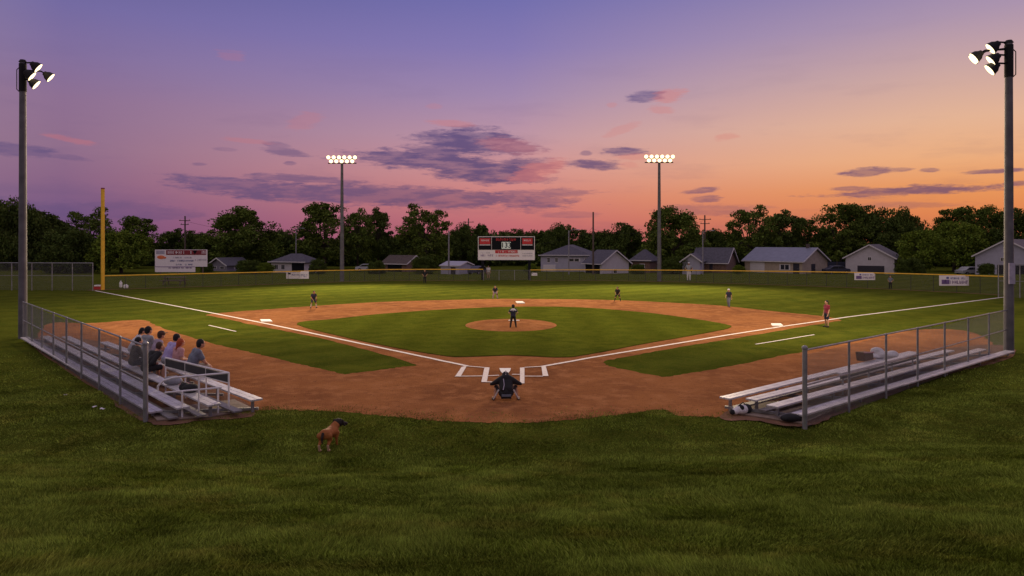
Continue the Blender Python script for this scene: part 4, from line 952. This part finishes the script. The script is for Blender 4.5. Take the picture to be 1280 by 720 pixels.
fc = bpy.data.curves.new('digits', 'FONT'); fc.body = '133'; fc.size = .78; fc.align_x = 'CENTER'; fc.extrude = .006; fc.offset = .015
tmp = bpy.data.objects.new('t', fc); C.objects.link(tmp); dg = bpy.context.evaluated_depsgraph_get(); dg.update(); tme = bpy.data.meshes.new_from_object(tmp.evaluated_get(dg)); bpy.data.objects.remove(tmp)
tme.materials.clear(); tme.materials.append(MATS['sign_black']); dd = bpy.data.objects.new('digits', tme); C.objects.link(dd); dd.parent = o; c = P(632.7,309.4,D); dd.location = (c.x+ox,-.12,c.z); dd.rotation_euler = (R(90),0,0)
bx(MB(), 619,647,312.6,316.6,-.06,.03).build('sponsor_strip', 'sign_red', o); gl('lettering', 620,646,313.4,315.8,'sign_white',24,.8,-.085)
gl('lettering', 619,648,318.6,320.8,'sign_red',25,.9,-.07); gl('lettering', 601,612,315,317,'sign_grey',26,.9,-.07); gl('lettering', 601,616,318,320.6,'sign_purple',27,.9,-.07); gl('lettering', 653,665,316,317.4,'sign_grey',28,.9,-.07); gl('lettering', 653,665,318.8,320.6,'sign_grey',29,.9,-.07)
for px in (603.3,661.8): a = P(px,325,D); MB().box((a.x+ox,.12,(a.z+.6)/2), (.30,.25,a.z+.6)).build('post', 'sign_black', o)
# fence banners
def banner(x0, x1, y0, y1, Dd, label, kind, rz=0):
    global D, ox, oz, o
    D = Dd; a = P(x0,y0,D); c = P(x1,y1,D); cx = (a.x+c.x)/2; ox = -cx; oz = 0
    o = thing('banner', label, 'banner', (cx, D, 0), 0, 'sponsor banners on the outfield fence')
    bx(MB(), x0,x1,y0,y1,0,.02).build('sheet', 'sign_white', o)
    w = x1-x0; h = y1-y0
    if kind == 0: bx(MB(), x0+w*.08,x0+w*.2,y0+h*.2,y0+h*.42,-.02,.02).build('logo','sign_black',o); gl('lettering', x0+w*.25,x1-w*.08,y0+h*.38,y0+h*.58,'sign_blue',31,.9,-.02); gl('lettering', x0+w*.6,x1-w*.1,y0+h*.66,y0+h*.8,'sign_blue',32,.8,-.02)
    else:
        for u in ((.08,.22),(.2,.34)): bx(MB(), x0+w*u[0],x0+w*u[1],y0+h*.42,y0+h*.85,-.02,.02).build('logo','sign_purple',o)
        bx(MB(), x0+w*.24,x0+w*.32,y0+h*.14,y0+h*.34,-.02,.02).build('logo','sign_blue',o)
        gl('lettering', x0+w*.38,x1-w*.12,y0+h*.18,y0+h*.38,'sign_blue',33,.95,-.02); gl('lettering', x0+w*.36,x1-w*.06,y0+h*.5,y0+h*.82,'sign_purple',34,.95,-.02)
banner(357.8,386,339,348.4, G(372,353.8).y-.15, 'white banner with blue lettering on the left outfield fence', 0)
banner(1068,1094,341,350, G(1081,360.2).y-.5, 'small white banner with purple emblem on the right outfield fence', 1)
banner(1174,1211,344.3,357, G(1190,365.2).y-.9, 'larger white banner with purple emblem nearest the right light pole', 1)
banner(664.5,671.5,341,344.5, 74, 'tiny white notice on the fence at the right scoreboard post', 0)

# ---------------------------------------------------------------- utility poles and wires
def upole(px, top_y, D, r, label, arms=(), m='wood_pole', lamp=False):
    p = P(px, top_y, D); zg = gzf(p.x, D); o = thing('utility_pole', label, 'utility pole', (p.x, D, zg), 0, 'poles beyond the outfield'); h = p.z-zg
    MB().tube((0,0,-.2), (0,0,h), r*1.15, r*.8, 10).build('pole', m, o)
    for (dz, w) in arms: MB().box((0,-.15,h-dz), (w,.12,.14)).build('crossarm', m, o)
    for (dz, w) in arms:
        for sx in (-1,0,1): MB().tube((sx*w*.42,-.15,h-dz+.07), (sx*w*.42,-.15,h-dz+.28), .05, n=6).build('insulator', 'galvanised', o)
    if lamp: MB().path([(0,0,h-.3),(.5,-.3,h+.1),(1.3,-.5,h+.12)], .04).build('lamp_arm', 'galvanised', o); MB().ball((1.5,-.5,h+.08), (.32,.16,.1)).build('lamp_hood', 'galvanised', o)
    return p
u1 = upole(231.3,270,140,.17,'utility pole with cross arms above the billboard',[(.9,2.2),(1.7,1.6)])
upole(370,286,134,.10,'thin pale pole behind the white bungalow',m='galvanised',lamp=True)
upole(561,288,118,.13,'thin grey pole left of the scoreboard',m='galvanised')
u2 = upole(585.6,273,170,.17,'distant utility pole with cross arm just left of the scoreboard',[(.9,2.6)])
u3 = upole(711,288,116,.11,'thin grey pole in front of the large white house',m='galvanised',lamp=True)
u4 = upole(741.5,265,120,.16,'tall dark wooden pole between the two white houses')
u5 = upole(881,269,150,.18,'utility pole with cross arms right of the big tree',[(.9,2.6),(1.8,2.0)])
upole(878.5,289,118,.10,'thin grey lamp pole in front of the dark roofed house',m='galvanised',lamp=True)
def wire(a, c, label, sag=1.0):
    pts = [a.lerp(c, i/16)+V3((0,0,-sag*4*(i/16)*(1-i/16))) for i in range(17)]; tag(MB().path(pts, .02, 5).build('power_line', 'black_metal'), label, 'power line', 'power lines')
wire(u3+V3((0,0,-.6)), P(655,302,150), 'thin wire running left from the pole before the white house')
wire(u4+V3((0,0,-2.5)), u3+V3((0,0,-.5)), 'thin wire strung between the dark pole and the grey pole')
wire(u4+V3((0,0,-3)), u5+V3((0,0,-1)), 'thin wire strung from the dark pole to the right utility pole', 1.6)
wire(u1+V3((0,0,-1)), P(420,300,150), 'thin wire running right from the utility pole above the billboard')

# ---------------------------------------------------------------- cars and yard things
def car(px, D, label, m, rz, kind=0):
    p = P(px, 330, D); zg = gzf(p.x, D); o = thing('parked_car', label, 'car', (p.x, D, zg), rz, 'cars parked beyond the outfield')
    b = MB(); prof = [(-2.2,.35),(-2.2,.85),(-1.5,.98),(-.9,1.42),(.75,1.45),(1.45,1.0),(2.1,.9),(2.25,.6),(2.2,.35)]
    b.prism([(x,-.85,z) for x, z in prof], (0,1.7,0)); b.build('body', m, o, bevel=.06)
    for sy in (-.87,.87):
        b = MB(); b.prism([(x,sy-.01,z) for x, z in [(-1.35,.98),(-.85,1.34),(-.05,1.36),(-.05,.98)]], (0,.02,0)); b.prism([(x,sy-.01,z) for x, z in [(.05,.98),(.05,1.36),(.7,1.36),(1.25,.98)]], (0,.02,0)); b.build('side_window', 'glass_dark', o)
    for sx in (-1.35,1.4):
        for sy in (-.85,.85):
            w = MB().tube((sx,sy-.1,.33), (sx,sy+.1,.33), .33, n=18).build('wheel', 'tyre', o); MB().tube((sx,sy-.115,.33), (sx,sy+.115,.33), .18, n=12).build('rim', 'galvanised', w)
    for sy in (-.6,.6): MB().box((2.24,sy,.68), (.06,.34,.14)).build('headlight', 'glass_dark', o)
car(459, 134, 'silver car parked under the trees right of the far light pole', 'car_silver', R(8))
car(1045, 124, 'dark car parked between the metal roofed building and the garage', 'car_dark', R(4))
car(598, 122, 'dark car seen below the left side of the scoreboard', 'car_dark', R(60))
car(1212, 118, 'silver car under the trees left of the right light pole', 'car_silver', R(12))
# board fence between the two right-hand houses
o = thing('board_fence', 'dark blue board fence beside the metal roofed building', 'fence', (P(1022,334,132).x, 132, -1.5)); w = (1058-1022)/F*132
MB().box((w/2,0,.95), (w,.05,1.9)).build('boards', 'car_dark', o)
for i in range(4): MB().box((w*i/3,-.06,1.0), (.12,.12,2.0)).build('post', 'wood_pole', o)
# picnic table behind the left fence
p = P(218,352,68); o = thing('picnic_table', 'dark picnic table standing behind the left outfield fence', 'table', (p.x, 68, 0))
MB().box((0,0,.74), (2.2,.75,.05)).build('tabletop', 'wood_pole', o)
for sy in (-.7,.7): MB().box((0,sy,.44), (2.2,.26,.05)).build('seat', 'wood_pole', o)
for sx in (-.8,.8):
    for sy in (-1,1): MB().bar((sx,sy*.62,0), (sx,sy*.25,.72), .09, .05).build('leg', 'wood_pole', o)
    MB().bar((sx,-.7,.40), (sx,.7,.40), .05, .09).build('brace', 'wood_pole', o)

# ---------------------------------------------------------------- sky (world)
w = bpy.data.worlds.new('World'); SC.world = w; w.use_nodes = True; nt = w.node_tree; N = nt.nodes; Lk = nt.links
bg = N['Background']
def M_(op, a, b=None, c=None, clamp=False):
    n = N.new('ShaderNodeMath'); n.operation = op; n.use_clamp = clamp
    for i, v in enumerate((a, b, c)):
        if v is None: continue
        if isinstance(v, (int, float)): n.inputs[i].default_value = v
        else: Lk.new(v, n.inputs[i])
    return n.outputs[0]
tc = N.new('ShaderNodeTexCoord'); sp = N.new('ShaderNodeSeparateXYZ'); Lk.new(tc.outputs['Generated'], sp.inputs[0])
dx, dy, dz = sp.outputs
hl = M_('MAXIMUM', M_('SQRT', M_('ADD', M_('MULTIPLY', dx, dx), M_('MULTIPLY', dy, dy))), .001)
AZ0 = R(50)
cosd = M_('DIVIDE', M_('ADD', M_('MULTIPLY', dx, math.sin(AZ0)), M_('MULTIPLY', dy, math.cos(AZ0))), hl)
az = M_('ARCTAN2', dx, dy); ww = M_('DIVIDE', dz, hl)
def ramp(stops):
    n = N.new('ShaderNodeValToRGB'); cr = n.color_ramp; cr.interpolation = 'EASE' if False else 'LINEAR'
    while len(cr.elements) < len(stops): cr.elements.new(.5)
    for el, (p, c) in zip(cr.elements, stops): el.position = p; el.color = (*lin(c), 1)
    Lk.new(dz, n.inputs[0]); return n.outputs[0]
def rows(l, tail): return [((YH-y)/F/math.sqrt(1+((YH-y)/F)**2), c) for y, c in l]+tail
RL = ramp(rows([(302,(112,78,118)),(270,(118,86,128)),(235,(136,99,132)),(200,(143,109,138)),(150,(140,110,145)),(100,(128,109,156)),(50,(114,104,160)),(0,(98,94,150))], [(.5,(128,112,158)),(1,(188,174,184))]))
RC = ramp(rows([(302,(180,92,106)),(280,(192,104,110)),(250,(206,124,118)),(215,(208,142,140)),(170,(188,146,162)),(120,(160,135,172)),(60,(132,119,176)),(0,(112,108,172))], [(.5,(136,120,164)),(1,(188,174,184))]))
RR = ramp(rows([(302,(198,104,72)),(270,(222,130,74)),(245,(230,148,86)),(210,(234,172,124)),(170,(226,177,146)),(120,(202,165,160)),(60,(170,146,172)),(0,(140,127,173))], [(.5,(150,134,166)),(1,(188,174,184))]))
RB = ramp([(0,(150,122,138)),(.15,(172,148,156)),(.5,(184,168,176)),(1,(188,174,184))])  # unseen back sky; it and the zenith stops are brightened as fill light
def mixc(f, a, b):
    n = N.new('ShaderNodeMix'); n.data_type = 'RGBA'; n.clamp_factor = True; Lk.new(f, n.inputs[0]) if not isinstance(f, float) else setattr(n.inputs[0], 'default_value', f)
    for s, v in ((6, a), (7, b)):
        if isinstance(v, tuple): n.inputs[s].default_value = (*lin(v), 1)
        else: Lk.new(v, n.inputs[s])
    return n.outputs[2]
def mr(v, a, b, c=0, d=1, smooth=False):
    n = N.new('ShaderNodeMapRange'); n.interpolation_type = 'SMOOTHSTEP' if smooth else 'LINEAR'
    Lk.new(v, n.inputs[0]); n.inputs[1].default_value = a; n.inputs[2].default_value = b; n.inputs[3].default_value = c; n.inputs[4].default_value = d; return n.outputs[0]
sky = mixc(mr(cosd, -.5, .13), RB, RL); sky = mixc(mr(cosd, .13, .643), sky, RC); sky = mixc(mr(cosd, .643, .95), sky, RR)
# clouds in direction space (azimuth, elevation)
cv = N.new('ShaderNodeCombineXYZ'); Lk.new(az, cv.inputs[0]); Lk.new(M_('MULTIPLY', ww, 4.5), cv.inputs[1])
def noise(sc, det=6, rough=.6, off=0):
    mp = N.new('ShaderNodeMapping'); mp.inputs['Location'].default_value = (off, off*.7, 0); Lk.new(cv.outputs[0], mp.inputs['Vector'])
    n = N.new('ShaderNodeTexNoise'); n.noise_dimensions = '2D'; n.inputs['Scale'].default_value = sc; n.inputs['Detail'].default_value = det; n.inputs['Roughness'].default_value = rough; Lk.new(mp.outputs[0], n.inputs['Vector']); return n.outputs['Fac']
n1 = M_('SUBTRACT', noise(9), .5); cv2 = N.new('ShaderNodeCombineXYZ'); Lk.new(az, cv2.inputs[0]); Lk.new(M_('MULTIPLY', ww, 5.5), cv2.inputs[1]); cv = cv2
n2 = M_('SUBTRACT', noise(13, 8, .68, 3.3), .5); n3 = M_('SUBTRACT', noise(45, 5, .65, 1.3), .5); nn = M_('ADD', M_('ADD', M_('MULTIPLY', n1, 1.2), M_('MULTIPLY', n2, 1.5)), M_('MULTIPLY', n3, 1.0))
# a node group: soft ellipse
gr = bpy.data.node_groups.new('cloud_blob', 'ShaderNodeTree')
for nme in ('a','w','n','ac','wc','ra','rw','tilt','amp'): gr.interface.new_socket(nme, in_out='INPUT', socket_type='NodeSocketFloat')
gr.interface.new_socket('m', in_out='OUTPUT', socket_type='NodeSocketFloat')
gi = gr.nodes.new('NodeGroupInput'); go = gr.nodes.new('NodeGroupOutput')
def gm(op, a, b=None):
    n = gr.nodes.new('ShaderNodeMath'); n.operation = op
    for i, v in enumerate((a, b)):
        if v is None: continue
        if isinstance(v, (int, float)): n.inputs[i].default_value = v
        else: gr.links.new(v, n.inputs[i])
    return n.outputs[0]
I = gi.outputs; da = gm('SUBTRACT', I['a'], I['ac']); dw = gm('SUBTRACT', gm('SUBTRACT', I['w'], I['wc']), gm('MULTIPLY', da, I['tilt']))
e1 = gm('DIVIDE', da, I['ra']); e2_ = gm('DIVIDE', dw, I['rw']); dd_ = gm('ADD', gm('SQRT', gm('ADD', gm('MULTIPLY', e1, e1), gm('MULTIPLY', e2_, e2_))), I['n'])
mrn = gr.nodes.new('ShaderNodeMapRange'); mrn.interpolation_type = 'SMOOTHSTEP'; gr.links.new(dd_, mrn.inputs[0]); mrn.inputs[1].default_value = 1.26; mrn.inputs[2].default_value = .66; mrn.inputs[3].default_value = 0; mrn.inputs[4].default_value = 1
gr.links.new(gm('MULTIPLY', mrn.outputs[0], I['amp']), go.inputs['m'])
def blob(cx, cy, rx, ry, slope=0, amp=1.0):
    a0 = math.atan((cx-640)/F); w0 = (YH-cy)/F*math.cos(a0); n = N.new('ShaderNodeGroup'); n.node_tree = gr
    Lk.new(az, n.inputs['a']); Lk.new(ww, n.inputs['w']); Lk.new(nn, n.inputs['n'])
    for k, v in (('ac',a0),('wc',w0),('ra',rx/F*math.cos(a0)**2),('rw',ry/F*math.cos(a0)),('tilt',-slope),('amp',amp)): n.inputs[k].default_value = v
    return n.outputs[0]
def union(l):
    cur = l[0]
    for v in l[1:]: cur = M_('MAXIMUM', cur, v)
    return cur
viol = union([blob(585,178,62,17,.02), blob(545,190,45,9,.1,.8), blob(640,185,42,8,0,.85), blob(560,203,112,13,.07), blob(610,215,75,15,.0), blob(650,208,45,12,.05,.8), blob(470,199,25,3,.05,.8),
              blob(400,241,150,13,.03,.85), blob(300,232,90,8,.10,.8), blob(560,248,140,13,.02,.85), blob(385,224,70,5,.03,.7), blob(660,243,60,6,-.02,.6), blob(356,190,26,6,.1,.6), blob(345,181,16,4,.1,.5), blob(362,204,8,3,0,.6),
              blob(808,121,24,6,-.05,.8), blob(778,189,27,5,.02,.9), blob(744,206,34,6,.03,.9), blob(732,191,8,3,0,.5), blob(1083,215,33,5,-.03,.95), blob(1120,212,18,2.5,0,.6), blob(1161,213,11,2.6,0,.7), blob(1135,238.5,105,6,-.02,.9), blob(1060,236,30,3,0,.6),
              blob(1245,214,36,3,0,.8), blob(1275,229,22,3,0,.8), blob(877,238,22,3.5,-.08,.7), blob(883,249,17,4.5,0,.7), blob(890,264,75,8,0,.42), blob(722,268,34,4,0,.4), blob(1140,256,70,4,0,.35), blob(25,188,52,7,.05,.75), blob(80,196,30,4,.1,.4), blob(120,264,150,12,.0,.45),
              blob(-40,250,60,10,0,.4), blob(700,243,45,4,-.05,.5), blob(250,205,10,2,0,.4), blob(280,187,16,2.5,.0,.35)])
pink = union([blob(672,214,30,10,-.2,.9), blob(640,183,40,9,.08,.55), blob(560,154,28,4,.05,.6), blob(836,120,20,8,-.1,.7), blob(824,137,19,5,.08,.5), blob(785,206,14,4,0,.4), blob(908,171,15,4,-.05,.5), blob(85,174,36,4,.14,.75), blob(380,151,26,10,-.3,.38),
              blob(290,71,20,7,0,.32), blob(543,133,11,4,0,.3), blob(775,163,18,5,-.3,.4), blob(310,176,30,3,.05,.5), blob(795,196,22,4,0,.55), blob(765,131,6,3,0,.4)])
vc = mixc(mr(cosd, .2, .95), (90,74,116), (118,80,98)); vc = mixc(mr(dz, .02, .20), vc, (96,82,130))
viol = M_('MULTIPLY', viol, mr(M_('ADD', noise(22, 6, .6, 9.1), M_('MULTIPLY', n1, .5)), .32, .62, .62, 1, True)); sky = mixc(M_('MULTIPLY', viol, .97), sky, vc); pc = mixc(mr(cosd, .2, .9), (190,110,120), (214,122,112)); sky = mixc(M_('MULTIPLY', pink, .62), sky, pc)
# faint streaks everywhere
st = mr(noise(5, 5, .6, 7.7), .52, .72, 0, .16, True); sky = mixc(M_('MULTIPLY', st, mr(ww, .32, .03)), sky, vc)
# below the horizon: dark ground tone
sky = mixc(mr(dz, -.01, -.04), sky, (44,40,36))
hs = N.new('ShaderNodeHueSaturation'); hs.inputs['Saturation'].default_value = .98; hs.inputs['Value'].default_value = 1.02; Lk.new(sky, hs.inputs['Color']); sky = hs.outputs[0]
Lk.new(sky, bg.inputs['Color']); bg.inputs['Strength'].default_value = 1.0
w.cycles.sampling_method = 'MANUAL'; w.cycles.sample_map_resolution = 1024

# afterglow of the set sun: very soft and weak
sl = bpy.data.lights.new('sun', 'SUN'); sl.energy = .28; sl.angle = R(35); sl.color = (1,.60,.38); so = bpy.data.objects.new('sun', sl); C.objects.link(so)
dv = Vector((math.sin(R(52))*math.cos(R(12)), math.cos(R(52))*math.cos(R(12)), math.sin(R(12)))); so.rotation_euler = (-dv).to_track_quat('-Z', 'Y').to_euler()

# ---------------------------------------------------------------- camera
cd = bpy.data.cameras.new('camera'); cd.sensor_width = 36; cd.lens = 36*F/1280; cd.shift_y = -(360-YH)/1280; cd.clip_end = 5000; cd.clip_start = .1
co = bpy.data.objects.new('camera', cd); C.objects.link(co); co.location = (0,0,H0); co.rotation_euler = (R(90),0,0); SC.camera = co
SC.view_settings.view_transform = 'Standard'; SC.view_settings.look = 'None'; SC.view_settings.exposure = 0; SC.view_settings.gamma = 1
SC.cycles.use_denoising = True
SC.cycles.max_bounces = 5; SC.cycles.diffuse_bounces = 3
